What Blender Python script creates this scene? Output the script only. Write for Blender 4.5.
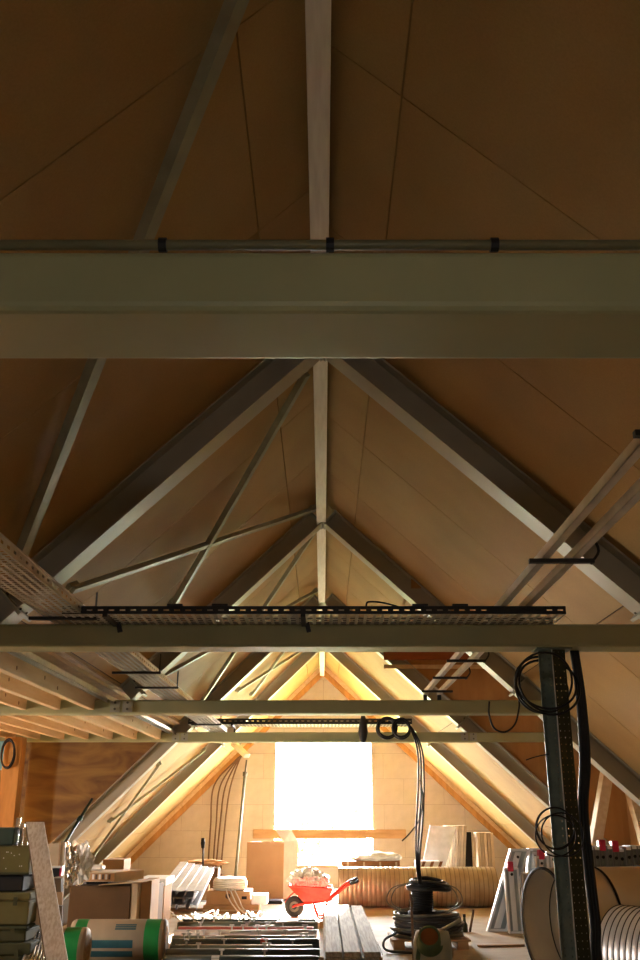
import bpy, bmesh, math, random
from mathutils import Vector, Matrix, noise
random.seed(7)
for o in list(bpy.data.objects): bpy.data.objects.remove(o)
scene = bpy.context.scene
C = scene.collection
# ------------------------------------------------------------------ camera
FPX, VPX, CX, CH = 933.0, 323.0, 0.0, 1.72          # focal length (px of 640x960), vanishing point, camera height
TILT = math.atan(331 / FPX)
cam_d = bpy.data.cameras.new('camera'); cam = bpy.data.objects.new('camera', cam_d); C.objects.link(cam)
cam.location = (0, 0, CH); cam.rotation_euler = (math.pi/2 + TILT, 0, 0)
cam_d.sensor_fit = 'VERTICAL'; cam_d.sensor_height = 36; cam_d.lens = 36*FPX/960
cam_d.shift_x = -3/960; cam_d.clip_start = 0.05; cam_d.clip_end = 500
scene.camera = cam
# ------------------------------------------------------------------ light
world = bpy.data.worlds.new('world'); scene.world = world; world.use_nodes = True
bg = world.node_tree.nodes['Background']; bg.inputs[0].default_value = (1.0, 0.985, 0.96, 1); bg.inputs[1].default_value = 52
def sun():
    d = bpy.data.lights.new('sun', 'SUN'); d.energy = 62; d.angle = math.radians(1.2); d.color = (1.0, 0.94, 0.86)
    o = bpy.data.objects.new('sun', d); C.objects.link(o)
    el, az = math.radians(18), math.radians(6)
    dirv = Vector((-math.sin(az)*math.cos(el), -math.cos(az)*math.cos(el), -math.sin(el)))
    o.rotation_euler = dirv.to_track_quat('-Z', 'Y').to_euler(); o.location = (6, 40, 16)
sun()
def portal(name, loc, rot, sx, sy):
    d = bpy.data.lights.new(name, 'AREA'); d.shape = 'RECTANGLE'; d.size = sx; d.size_y = sy; d.cycles.is_portal = True
    o = bpy.data.objects.new(name, d); C.objects.link(o); o.location = loc; o.rotation_euler = rot
portal('window_portal', (0.015, 24.85, 1.92), (-math.pi/2, 0, 0), 2.45, 2.96)
scene.view_settings.view_transform = 'Standard'; scene.view_settings.look = 'None'
scene.view_settings.gamma = 1; scene.view_settings.use_curve_mapping = False
scene.view_settings.exposure = 1.38
# ------------------------------------------------------------------ helpers
CT, ST = math.cos(TILT), math.sin(TILT)
def ray(px, py):
    x = (px-VPX)/FPX; v = (480-py)/FPX
    return Vector((x, CT - ST*v, ST + CT*v))
def at(px, py, Y):
    d = ray(px, py); d *= Y/d.y; d.z += CH; return d
def gr(px, py, z=0.0):
    d = ray(px, py); d *= (z-CH)/d.z; d.z += CH; return d
ML, MR = 0.97, 0.92                                   # roof slopes left / right
RZ = CH + 3.595                                        # underside of roof boards at the ridge
RB = CH + 3.30                                        # underside of rafters at the ridge
def roof(px, py, side, off=0.0):                      # point on the roof plane (off metres lower)
    d = ray(px, py); m = ML if side < 0 else MR
    s = (RZ - off - CH)/(d.z + m*abs(d.x)); d *= s; d.z += CH; return d
WL = {}
class MB:
    def __init__(s): s.v = []; s.f = []
    def add(s, vs, fs):
        n = len(s.v); s.v += [Vector(v) for v in vs]; s.f += [[i+n for i in f] for f in fs]; return s
    def hexa(s, p): return s.add(p, [(0,3,2,1),(4,5,6,7),(0,1,5,4),(1,2,6,5),(2,3,7,6),(3,0,4,7)])
    def box(s, x0, x1, y0, y1, z0, z1):
        return s.hexa([(x0,y0,z0),(x1,y0,z0),(x1,y1,z0),(x0,y1,z0),(x0,y0,z1),(x1,y0,z1),(x1,y1,z1),(x0,y1,z1)])
    def obox(s, c, ax, ay, az):                       # centre and half-vectors
        c, ax, ay, az = Vector(c), Vector(ax), Vector(ay), Vector(az)
        return s.hexa([c-ax-ay-az, c+ax-ay-az, c+ax+ay-az, c-ax+ay-az, c-ax-ay+az, c+ax-ay+az, c+ax+ay+az, c-ax+ay+az])
    def bar(s, p0, p1, w, h, up=(0,0,1)):             # rectangular bar from p0 to p1
        p0, p1 = Vector(p0), Vector(p1); d = (p1-p0); L = d.length; d /= L
        sd = d.cross(Vector(up)).normalized(); u = sd.cross(d)
        return s.obox((p0+p1)/2, d*L/2, sd*w/2, u*h/2)
    def extr(s, poly, a, b):                          # prism: poly points (Vectors), offset vectors a, b
        n = len(poly); a, b = Vector(a), Vector(b)
        vs = [Vector(p)+a for p in poly] + [Vector(p)+b for p in poly]
        return s.add(vs, [list(range(n))[::-1], list(range(n, 2*n))] + [(i, (i+1)%n, (i+1)%n+n, i+n) for i in range(n)])
    def tube(s, pts, r, n=8, closed=False, cap=True):
        pts = [Vector(p) for p in pts]; N = len(pts); rs = r if isinstance(r, (list, tuple)) else [r]*N
        ref = Vector((0.13, 0.31, 0.94)); base = len(s.v); vs = []; fs = []
        prev = None
        for i, p in enumerate(pts):
            if closed: t = pts[(i+1)%N]-pts[i-1]
            else: t = pts[min(i+1, N-1)]-pts[max(i-1, 0)]
            t.normalize()
            a = (prev if prev is not None else ref); a = a - t*a.dot(t)
            if a.length < 1e-4: a = Vector((1,0,0)) - t*t.x
            a.normalize(); prev = a; b = t.cross(a)
            for k in range(n):
                an = 2*math.pi*k/n; vs.append(p + (a*math.cos(an)+b*math.sin(an))*rs[i])
        M = N if closed else N-1
        for i in range(M):
            j = (i+1) % N
            for k in range(n): fs.append((i*n+k, i*n+(k+1)%n, j*n+(k+1)%n, j*n+k))
        if not closed and cap: fs.append(list(range(n))[::-1]); fs.append([(N-1)*n+k for k in range(n)])
        return s.add(vs, fs)
    def lathe(s, c, axis, prof, n=24, capa=False, capb=False):   # prof: (along, radius)
        c = Vector(c); ax = Vector(axis).normalized(); a = Vector((0,0,1)) if abs(ax.z) < .9 else Vector((1,0,0))
        a = (a-ax*a.dot(ax)).normalized(); b = ax.cross(a); vs = []; fs = []
        for (t, r) in prof:
            for k in range(n):
                an = 2*math.pi*k/n; vs.append(c+ax*t+(a*math.cos(an)+b*math.sin(an))*r)
        for i in range(len(prof)-1):
            for k in range(n): fs.append((i*n+k, i*n+(k+1)%n, (i+1)*n+(k+1)%n, (i+1)*n+k))
        if capa: fs.append(list(range(n))[::-1])
        if capb: fs.append([(len(prof)-1)*n+k for k in range(n)])
        return s.add(vs, fs)
    def perf(s, o, u, v, nu, nv, fu=.55, fv=.5):      # perforated sheet: nu x nv cells, each with a slot
        o, u, v = Vector(o), Vector(u), Vector(v); us = [0.0]; vs_ = [0.0]
        for i in range(nu): us += [(i+.5-fu/2)/nu, (i+.5+fu/2)/nu]
        for i in range(nv): vs_ += [(i+.5-fv/2)/nv, (i+.5+fv/2)/nv]
        us.append(1.0); vs_.append(1.0); W = len(vs_)
        pts = [o+u*a+v*b for a in us for b in vs_]; fs = []
        for i in range(len(us)-1):
            for j in range(W-1):
                if i % 2 == 1 and j % 2 == 1: continue
                fs.append((i*W+j, (i+1)*W+j, (i+1)*W+j+1, i*W+j+1))
        return s.add(pts, fs)
    def blob(s, c, r, amp=.25, seed=0, sub=3, fr=2.0):
        bm = bmesh.new(); bmesh.ops.create_icosphere(bm, subdivisions=sub, radius=1)
        c = Vector(c)
        for v in bm.verts:
            k = 1 + amp*noise.noise(v.co*fr + Vector((seed*7.3, seed*3.1, seed))) + amp*.5*noise.noise(v.co*fr*2.7+Vector((seed, 5, seed*2)))
            v.co = Vector((v.co.x*r[0], v.co.y*r[1], v.co.z*r[2]))*k
        s.add([v.co+c for v in bm.verts], [[v.index for v in f.verts] for f in bm.faces]); bm.free(); return s
    def build(s, name, m, parent=None, smooth=False, bevel=0, solid=0):
        me = bpy.data.meshes.new(name)
        xs = [v.x for v in s.v]; ys = [v.y for v in s.v]; zs = [v.z for v in s.v]
        org = Vector(((min(xs)+max(xs))/2, (min(ys)+max(ys))/2, min(zs)))
        me.from_pydata([v-org for v in s.v], [], s.f); me.update()
        bm = bmesh.new(); bm.from_mesh(me); bmesh.ops.recalc_face_normals(bm, faces=bm.faces) if not solid else None; bm.to_mesh(me); bm.free()
        if smooth:
            for p in me.polygons: p.use_smooth = True
        me.materials.append(M[m])
        o = bpy.data.objects.new(name, me); C.objects.link(o); place(o, org, parent)
        if bevel:
            b = o.modifiers.new('bevel', 'BEVEL'); b.width = bevel; b.segments = 1; b.limit_method = 'ANGLE'
        if solid:
            b = o.modifiers.new('solid', 'SOLIDIFY'); b.thickness = solid
        return o
def place(o, org, parent=None):
    WL[o.name] = Vector(org)
    if parent is not None: o.parent = parent; o.location = Vector(org) - WL[parent.name]
    else: o.location = org
def share(src, org, parent=None, name=None):          # another object with the same mesh
    o = bpy.data.objects.new(name or src.name.split('.')[0], src.data); C.objects.link(o); place(o, org, parent); return o
def empty(name, loc, label, cat, group=None):
    o = bpy.data.objects.new(name, None); C.objects.link(o); place(o, loc); o.empty_display_size = .1
    return tag(o, label, cat, group)
def tag(o, label, cat, group=None, kind=None):
    o['label'] = label; o['category'] = cat
    if group: o['group'] = group
    if kind: o['kind'] = kind
    return o
def struct(o, label=None, cat=None):
    o['kind'] = 'structure'
    if label: o['label'] = label
    if cat: o['category'] = cat
    return o
def curve(pts, n=8):                                   # Catmull-Rom through points
    P = [Vector(p) for p in pts]; P = [P[0]*2-P[1]] + P + [P[-1]*2-P[-2]]; out = []
    for i in range(1, len(P)-2):
        for k in range(n):
            t = k/n; a, b, c, d = P[i-1], P[i], P[i+1], P[i+2]
            out.append(.5*((2*b)+(c-a)*t+(2*a-5*b+4*c-d)*t*t+(3*b-a-3*c+d)*t**3))
    out.append(P[-2]); return out
# ------------------------------------------------------------------ materials
M = {}
def mat(name, col, col2=None, rough=.6, metal=0.0, scale=6, stretch=(1,1,1), bump=0.0, detail=5, lo=.35, hi=.65, fine=0.0, alpha=1, trans=0, spec=.4, distort=0.0):
    m = bpy.data.materials.new(name); m.use_nodes = True; nt = m.node_tree; N = nt.nodes; L = nt.links
    b = N['Principled BSDF']; b.inputs['Roughness'].default_value = rough; b.inputs['Metallic'].default_value = metal
    b.inputs['Specular IOR Level'].default_value = spec
    tc = N.new('ShaderNodeTexCoord'); mp = N.new('ShaderNodeMapping'); mp.inputs['Scale'].default_value = stretch
    L.new(tc.outputs['Object'], mp.inputs['Vector'])
    nz = N.new('ShaderNodeTexNoise'); nz.inputs['Scale'].default_value = scale; nz.inputs['Detail'].default_value = detail
    nz.inputs['Distortion'].default_value = distort
    L.new(mp.outputs[0], nz.inputs['Vector'])
    rp = N.new('ShaderNodeValToRGB'); rp.color_ramp.elements[0].position = lo; rp.color_ramp.elements[1].position = hi
    c2 = col2 or tuple(c*.82 for c in col)
    rp.color_ramp.elements[0].color = (*c2, 1); rp.color_ramp.elements[1].color = (*col, 1)
    L.new(nz.outputs['Fac'], rp.inputs[0]); out = rp.outputs[0]
    if fine:
        n2 = N.new('ShaderNodeTexNoise'); n2.inputs['Scale'].default_value = 90; n2.inputs['Detail'].default_value = 3
        L.new(tc.outputs['Object'], n2.inputs['Vector'])
        mx = N.new('ShaderNodeMix'); mx.data_type = 'RGBA'; mx.blend_type = 'MULTIPLY'; mx.inputs[0].default_value = fine
        L.new(out, mx.inputs[6]); L.new(n2.outputs['Fac'], mx.inputs[7]); out = mx.outputs[2]
    L.new(out, b.inputs['Base Color'])
    if bump:
        bp = N.new('ShaderNodeBump'); bp.inputs['Strength'].default_value = bump; bp.inputs['Distance'].default_value = .01
        L.new(nz.outputs['Fac'], bp.inputs['Height']); L.new(bp.outputs[0], b.inputs['Normal'])
    if trans: b.inputs['Transmission Weight'].default_value = trans
    if alpha < 1: b.inputs['Alpha'].default_value = alpha
    M[name] = m; return m
mat('board', (.57,.355,.125), (.47,.285,.095), rough=.75, scale=1.3, fine=.25, lo=.3, hi=.7)
mat('board_back', (.10,.07,.04), rough=.9)
mat('steel', (.44,.435,.235), (.385,.38,.20), rough=.45, scale=3, lo=.3, hi=.7)
mat('rafter_steel', (.52,.48,.37), (.46,.42,.32), rough=.45, scale=3, lo=.3, hi=.7)
mat('steel_plate', (.46,.46,.36), rough=.45, scale=5)
mat('conduit_olive', (.20,.18,.09), rough=.5)
mat('bolt', (.16,.15,.12), rough=.4, metal=.7)
mat('ridge_wood', (.90,.82,.72), (.80,.71,.61), rough=.7, scale=5, stretch=(6,.6,6))
mat('brace', (.40,.385,.25), rough=.5)
mat('orange_wood', (.62,.32,.09), (.48,.235,.06), rough=.65, scale=4, stretch=(3,3,.6))
mat('joist_wood', (.84,.64,.38), (.72,.50,.26), rough=.7, scale=3, stretch=(5,.5,5), lo=.3, hi=.7)
mat('knot', (.30,.14,.05), rough=.7)
mat('plywood', (.34,.20,.05), (.14,.06,.016), rough=.55, scale=1.5, stretch=(.8,1,2.6), lo=.3, hi=.68, detail=9, distort=1.2)
mat('plywood_red', (.50,.27,.09), (.42,.21,.065), rough=.6, scale=2.5, stretch=(2,1,.5))
mat('red_wood', (.40,.12,.03), rough=.6, stretch=(.5,3,3))
mat('block', (.64,.56,.465), (.58,.505,.415), rough=.9, scale=5, fine=.12)
mat('mortar', (.42,.34,.26), rough=.95)
mat('floor_board', (.50,.41,.29), (.39,.31,.21), rough=.7, scale=2.2, fine=.2, lo=.3, hi=.7)
mat('floor_gap', (.08,.055,.03), rough=.9)
mat('galv', (.62,.62,.58), (.5,.5,.47), rough=.38, metal=.85, scale=14)
mat('galv_dark', (.20,.20,.16), (.15,.15,.12), rough=.5, metal=.5, scale=14)
mat('tray_grey', (.36,.37,.33), (.28,.29,.26), rough=.45, metal=.6, scale=14)
mat('tray_lit', (.80,.78,.72), rough=.4, metal=.3, scale=14)
mat('galv_green', (.17,.22,.19), (.12,.16,.14), rough=.4, metal=.6, scale=10)
mat('tray_black', (.035,.033,.03), rough=.5)
mat('rubber', (.012,.012,.013), rough=.45)
mat('rubber_grey', (.05,.05,.05), rough=.5)
mat('cable_white', (.75,.70,.62), rough=.5)
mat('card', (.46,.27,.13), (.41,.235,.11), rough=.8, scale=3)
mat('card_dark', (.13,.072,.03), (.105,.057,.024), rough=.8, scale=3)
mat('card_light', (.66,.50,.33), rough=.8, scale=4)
mat('paper_white', (.80,.78,.76), rough=.7)
mat('sheet_white', (.88,.89,.92), rough=.5)
mat('print_dark', (.12,.08,.06), rough=.8)
mat('red_paint', (.72,.05,.025), (.55,.03,.015), rough=.35, scale=9)
mat('tyre', (.05,.045,.04), rough=.8)
mat('hub', (.42,.36,.27), rough=.5)
mat('bag_white', (.90,.87,.80), (.80,.76,.68), rough=.5, scale=4)
mat('leaf_yellow', (.62,.55,.06), rough=.6)
mat('flex', (.50,.40,.26), (.40,.31,.19), rough=.42, metal=.45, scale=5)
mat('flex_rib', (.30,.22,.13), rough=.5, metal=.3)
mat('duct', (.62,.58,.47), (.56,.52,.42), rough=.4, metal=.6, scale=2)
mat('duct_seam', (.07,.065,.05), rough=.5, metal=.4)
mat('spiral', (.86,.87,.87), (.78,.79,.79), rough=.35, metal=.5, scale=6)
mat('radiator', (.72,.74,.76), (.66,.68,.70), rough=.4, scale=3)
mat('radiator_inner', (.34,.40,.42), rough=.5)
mat('radiator_dark', (.16,.15,.13), rough=.5)
mat('cap_red', (.55,.012,.05), rough=.4)
mat('osb', (.93,.89,.83), (.72,.65,.56), rough=.75, scale=46, stretch=(1,1,.45), lo=.36, hi=.6, detail=2, spec=.1)
mat('osb_edge', (.20,.13,.07), rough=.8)
mat('olive', (.15,.13,.05), (.12,.10,.04), rough=.85, scale=5, spec=.1)
mat('olive_dark', (.065,.065,.03), rough=.8, spec=.15)
mat('dark_green', (.02,.05,.04), rough=.5)
mat('black', (.015,.014,.013), rough=.7, spec=.2)
mat('foil', (.72,.72,.72), (.55,.55,.54), rough=.22, metal=.9, scale=6, bump=.5)
mat('clear_plastic', (.85,.84,.80), rough=.25, scale=5, bump=.6, spec=.6)
mat('roll_paper', (.46,.37,.26), (.40,.32,.22), rough=.7, scale=4)
mat('green_tape', (.015,.28,.06), rough=.35)
mat('teal_print', (.03,.13,.16), rough=.5)
mat('wool', (.36,.25,.14), (.24,.16,.08), rough=1, scale=22)
mat('stud', (.42,.43,.46), (.34,.35,.38), rough=.5, metal=.55, scale=8)
mat('stud_pale', (.74,.68,.58), rough=.4, metal=.5)
mat('plank_grey', (.44,.41,.35), (.24,.22,.18), rough=.85, scale=4, stretch=(12,.5,12), lo=.35, hi=.66, bump=.15)
mat('pipe_dark', (.05,.065,.055), rough=.4)
mat('pipe_green', (.16,.17,.12), rough=.45, metal=.3)
mat('pipe_pale', (.68,.60,.54), rough=.45, metal=.2)
mat('pipe_pink', (.74,.55,.50), rough=.5)
mat('pipe_red', (.45,.08,.05), rough=.5)
mat('pump_green', (.10,.17,.08), (.075,.13,.06), rough=.45, scale=8)
mat('pump_pale', (.40,.42,.33), rough=.6)
mat('rust', (.17,.095,.05), rough=.7)
mat('panel_edge', (.50,.38,.25), (.42,.31,.2), rough=.8, scale=8)
mat('brown_strip', (.24,.10,.03), rough=.7)
mat('blue_film', (.15,.42,.60), rough=.4)
mat('plank_wood', (.55,.34,.17), (.40,.23,.10), rough=.8, scale=3, stretch=(.6,4,4))
mat('grass', (.16,.22,.07), (.10,.15,.05), rough=.9, scale=.6)
mat('leaf', (.17,.22,.10), (.11,.15,.06), rough=.8, scale=3)
mat('bark', (.14,.11,.08), rough=.9)
mat('lamp_body', (.78,.76,.72), rough=.5)
# ------------------------------------------------------------------ setting
FR = [1.80, 6.24, 10.80, 15.40, 19.90]                # front edges of the steel frames
WY = 24.5                                             # inner face of the end wall
BW, BH = .25, .152                                     # tie beam flange width and height
BZ = CH + 1.035                                       # underside of the tie beams
Y0 = -3.0
XL, XR = -8.0, 5.2
def xr(z, side): return (RZ - z)/(ML if side < 0 else MR)
DZ = CH + 2.5                                         # dormer ceiling
WZ = CH + 1.31                                        # loft deck underside on the left
LOFT = (6.30, 15.50); DORM = (10.95, 15.50)
# floor: chipboard sheets over a dark gap layer
fl = struct(MB().box(XL, 6.0, Y0, WY+.3, -.25, -.02).build('floor', 'floor_gap'))
sheet = None
for i in range(6):
    for j in range(9):
        x0 = XL + .2 + i*2.44 - (1.2 if j % 2 else 0); y0 = 9.5 + j*1.22
        if y0 > 15.2 and not -5.2 < x0 < 4.4: continue
        if y0 + 1.21 > WY - .02 or x0 < XL or x0 + 2.43 > 5.9: continue
        if sheet is None: sheet = MB().box(x0, x0+2.434, y0, y0+1.214, -.018, 0).build('floor_sheet', 'floor_board', fl)
        else: share(sheet, (x0+1.217, y0+.607, -.018), fl)
for (a, b, c, d) in ((XL, 6.0, Y0, 9.494), ):
    MB().box(a, b, c, d, -.018, 0).build('floor_sheet', 'floor_board', fl)
# end wall of large blocks with an opening
WX0, WX1, WZ0, WZ1 = -1.21, 1.24, .44, 3.40
def clip(poly, n, d):                                 # keep points with n.p <= d (2D)
    out = []
    for i in range(len(poly)):
        a, b = poly[i], poly[(i+1) % len(poly)]; da = n[0]*a[0]+n[1]*a[1]-d; db = n[0]*b[0]+n[1]*b[1]-d
        if da <= 0: out.append(a)
        if (da < 0 < db) or (db < 0 < da):
            t = da/(da-db); out.append((a[0]+(b[0]-a[0])*t, a[1]+(b[1]-a[1])*t))
    return out
def wallpoly(x0, x1, z0, z1):
    p = [(x0,z0),(x1,z0),(x1,z1),(x0,z1)]
    p = clip(p, (-ML, 1), RZ + .12); p = clip(p, (MR, 1), RZ + .12) if len(p) > 2 else p
    return p if len(p) > 2 else None
mb = MB()
for (a, b, c, d) in ((XL, WX0, -.02, 6), (WX1, 6, -.02, 6), (WX0, WX1, -.02, WZ0), (WX0, WX1, WZ1, 6)):
    p = wallpoly(a, b, c, d)
    mb.extr([Vector((x, 0, z)) for x, z in p], (0, WY+.012, 0), (0, WY+.30, 0))
wb = struct(mb.build('wall_back', 'mortar'))
zz = .04; r = 0
rows = [(-.02, .04)]
while zz < RZ: rows.append((zz, zz+.61)); zz += .61
for r, (za, zb) in enumerate(rows):
    x = -6.2 - (.5 if r % 2 else 0) + .21
    while x < 5.6:
        segs = [(x, x+1.0, za, zb)]
        out = []
        for (a, b, c, d) in segs:                     # cut the opening out
            if b <= WX0 or a >= WX1 or d <= WZ0 or c >= WZ1: out.append((a, b, c, d)); continue
            if c < WZ0: out.append((a, b, c, WZ0)); c = WZ0
            if d > WZ1: out.append((a, b, WZ1, d)); d = WZ1
            if a < WX0: out.append((a, WX0, c, d))
            if b > WX1: out.append((WX1, b, c, d))
        for (a, b, c, d) in out:
            g = .004
            if b-a < .03 or d-c < .02: continue
            p = wallpoly(a+g, b-g, c+g, d-g)
            if p: MB().extr([Vector((u, 0, w)) for u, w in p], (0, WY, 0), (0, WY+.03, 0)).build('block', 'block', wb)
        x += 1.0
mb = MB()                                             # reveal lining of the opening
mb.box(WX0-.001, WX0+.02, WY+.01, WY+.30, WZ0, WZ1).box(WX1-.02, WX1+.001, WY+.01, WY+.30, WZ0, WZ1)
mb.box(WX0, WX1, WY+.01, WY+.30, WZ1-.02, WZ1+.001)
w1 = struct(mb.build('window_1', 'block'), 'tall open window hole in the pale block end wall', 'window')
MB().box(WX0-.02, WX1+.02, WY-.03, WY+.33, WZ0-.01, WZ0+.035).build('window_sill', 'plank_wood', w1)
# roof undersides: backing slab + single boards
STR = [0.0, .38, 2.30, 4.2, 5.75]
def roof_side(side, name):
    m = ML if side < 0 else MR; nrm = Vector((side*m, 0, 1)).normalized()
    def pt(x, y, off): return Vector((side*x, y, RZ - m*x)) + nrm*off
    def slab(mb, xa, xb, ya, yb, o0, o1):
        mb.hexa([pt(xa,ya,o0), pt(xb,ya,o0), pt(xb,yb,o0), pt(xa,yb,o0), pt(xa,ya,o1), pt(xb,ya,o1), pt(xb,yb,o1), pt(xa,yb,o1)])
    op = LOFT if side < 0 else DORM; lim = xr(WZ-.03, -1) if side < 0 else xr(DZ, 1)
    mb = MB(); slab(mb, -.1, STR[-1], Y0, op[0], .016, .2); slab(mb, -.1, lim, op[0], op[1], .016, .2); slab(mb, -.1, STR[-1], op[1], WY+.25, .016, .2)
    root = struct(mb.build(name, 'board_back'))
    off = 2.1 if side > 0 else 1.66
    ys = [Y0] + [off + 1.52*k for k in range(-2, 16)]; ys = sorted(set([y for y in ys if y < WY-.2] + [WY]))
    for i in range(len(STR)-1):
        for j in range(len(ys)-1):
            a, b = ys[j], ys[j+1]; xa, xb = STR[i], STR[i+1]
            parts = [(a, b, xb)]
            if b > op[0] and a < op[1]:
                parts = []
                if a < op[0]: parts.append((a, op[0], xb))
                parts.append((max(a, op[0]), min(b, op[1]), min(xb, lim)))
                if b > op[1]: parts.append((op[1], b, xb))
            for (p, q, xx) in parts:
                if xx - xa < .05 or q-p < .03: continue
                mb = MB(); g = .004; slab(mb, xa+g, xx-g, p+g, q-g, 0, .018); mb.build('roof_board', 'board', root)
    return root
roof_side(-1, 'ceiling_left'); roof_side(1, 'ceiling_right')
# side wing on the left under the loft
mb = MB(); LY0, LY1, LZ0, LZ1 = 9.4, 10.2, 1.2, 2.0     # side wing wall; unseen opening added to let light onto the joists
mb.box(XL-.2, XL, Y0, LY0, -.02, 6).box(XL-.2, XL, LY1, WY, -.02, 6).box(XL-.2, XL, LY0, LY1, -.02, LZ0).box(XL-.2, XL, LY0, LY1, LZ1, 6)
struct(mb.build('wall_left', 'plywood_red'))
portal('side_portal', (XL-.1, (LY0+LY1)/2, (LZ0+LZ1)/2), (math.pi/2, 0, -math.pi/2), LY1-LY0, LZ1-LZ0)
struct(MB().box(6.0, 6.2, Y0, WY, -.02, 6).build('wall_right', 'plywood_red'))
mb = MB(); VX, VZ0, VZ1 = .13, 1.72, 1.93                # opposite gable behind the camera; unseen opening added to light the beam fronts
for (a, b, c, d) in ((XL, -VX, -.02, 6), (VX, 6, -.02, 6), (-VX, VX, -.02, VZ0), (-VX, VX, VZ1, 6)):
    mb.extr([Vector((x, 0, z)) for x, z in wallpoly(a, b, c, d)], (0, Y0-.2, 0), (0, Y0, 0))
struct(mb.build('wall_front', 'block'))
portal('rear_portal', (0, Y0-.1, (VZ0+VZ1)/2), (math.pi/2, 0, 0), 2*VX, VZ1-VZ0)
pw = MB()
def plypoly(x0, x1, z0, z1, side):
    q = [(x0,z0),(x1,z0),(x1,z1),(x0,z1)]
    return clip(q, (ML, -1), -RZ-.02) if side < 0 else clip(q, (-MR, -1), -RZ-.02)
plyw = None
for k, x1 in enumerate([-.6, -2.24, -4.68]):
    x0 = max(x1-(2.44 if k else 1.64), XL)
    q = plypoly(x0, x1, -.01, WZ, -1)
    q = [(-(-x), z) for x, z in q]
    if len(q) < 3: continue
    o = MB().extr([Vector((x, 0, z)) for x, z in q], (0, LOFT[1]-.04, 0), (0, LOFT[1]-.005, 0)).build('plywood_sheet' if plyw else 'trim_1', 'plywood', plyw)
    if plyw is None: plyw = struct(o, 'dark stained plywood partition beside the left rafter', 'partition')
plyr = None
for k in range(4):
    x0 = 1.0 + k*1.22; x1 = x0+1.22
    q = plypoly(x0, x1, -.01, DZ, 1)
    if len(q) < 3: continue
    o = MB().extr([Vector((x, 0, z)) for x, z in q], (0, DORM[1]-.04, 0), (0, DORM[1]-.005, 0)).build('plywood_sheet' if plyr else 'trim_2', 'plywood_red', plyr)
    if plyr is None: plyr = struct(o, 'brown plywood cheek of the dormer on the right', 'partition')
q = plypoly(1.0, 5.0, -.01, DZ+.05, 1); struct(MB().extr([Vector((x, 0, z)) for x, z in q], (0, DORM[0]-.02, 0), (0, DORM[0], 0)).build('trim_6', 'plywood_red'), 'near plywood cheek of the dormer on the right', 'partition')
q = plypoly(XL, -1.0, -.01, WZ+.05, -1); struct(MB().extr([Vector((x, 0, z)) for x, z in q], (0, LOFT[0]-.03, 0), (0, LOFT[0], 0)).build('trim_7', 'plywood'), 'near plywood partition of the left wing', 'partition')
MB().bar((1.0, DORM[1]-.05, DZ-.08), (5.0, DORM[1]-.05, DZ-.08), .10, .16).build('header', 'red_wood', plyr)
MB().bar((1.0, DORM[1]-.05, DZ-.27), (5.0, DORM[1]-.05, DZ-.27), .08, .06).build('batten', 'joist_wood', plyr)
struct(MB().box(1.05, 6.0, DORM[0]-.1, DORM[1]+.03, DZ, DZ+.1).build('trim_3', 'plywood_red'), 'plywood ceiling of the dormer on the right', 'ceiling')
struct(MB().box(4.75, 4.85, DORM[0], DORM[1], 0, DZ).build('trim_4', 'plywood_red'), 'outer plywood wall of the dormer on the right', 'wall')
struct(MB().box(1.3, 5.4, DORM[0]-.14, DORM[0]-.1, DZ-.01, DZ+.0).build('trim_5', 'plywood_red'), 'plywood edge over the dormer', 'trim')
# ------------------------------------------------------------------ loft joists and deck
deck = empty('loft_deck', (-5.0, 11, WZ), 'plywood loft deck lying on the timber joists at left', 'deck')
for k, (ya, yb) in enumerate(((6.3, 8.6), (8.6, 10.9), (10.9, 13.2), (13.2, 15.5))):
    MB().box(XL, -2.30, ya+.003, yb-.003, WZ, WZ+.02).build('deck_sheet', 'card_light', deck)
names = ['edge', 'second', 'third', 'fourth', 'fifth', 'sixth', 'seventh', 'eighth']
for b, (ya, yb, z0, txt) in enumerate(((FR[1]+.14, FR[2]+.11, BZ+.042, 'nearer'), (FR[2]+.14, FR[3]+.11, BZ+.042, 'farther'))):
    for k in range(8):
        x = -2.62 - .385*k
        j = tag(MB().box(x-.035, x+.035, ya, yb, z0, WZ-.004).build('floor_joist', 'joist_wood', bevel=.004),
                'pale timber joist of the %s loft bay, %s from the steel edge channel' % (txt, names[k] if k else 'first'), 'joist', 'loft joists at left')
        if k < 4:
            for q in range(5):
                yy = ya + .3 + random.random()*(yb-ya-.6); zk = z0+.04+random.random()*.14
                MB().lathe((x+.034, yy, zk), (1,0,0), [(0,.022),(.0022,.019)], 8, False, True).build('knot', 'knot', j)
    c = MB(); z9 = BZ+.125; c.box(-2.455, -2.451, ya, yb, z9, z9+.05); c.box(-2.455, -2.36, ya, yb, z9+.046, z9+.05); c.box(-2.364, -2.36, ya, yb, z9, z9+.05); c.box(-2.455, -2.435, ya, yb, z9, z9+.004); c.box(-2.38, -2.36, ya, yb, z9, z9+.004)
    tag(c.build('edge_channel', 'galv'), 'galvanised edge channel along the %s bay of loft joists' % txt, 'channel', 'loft edge channels')
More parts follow.
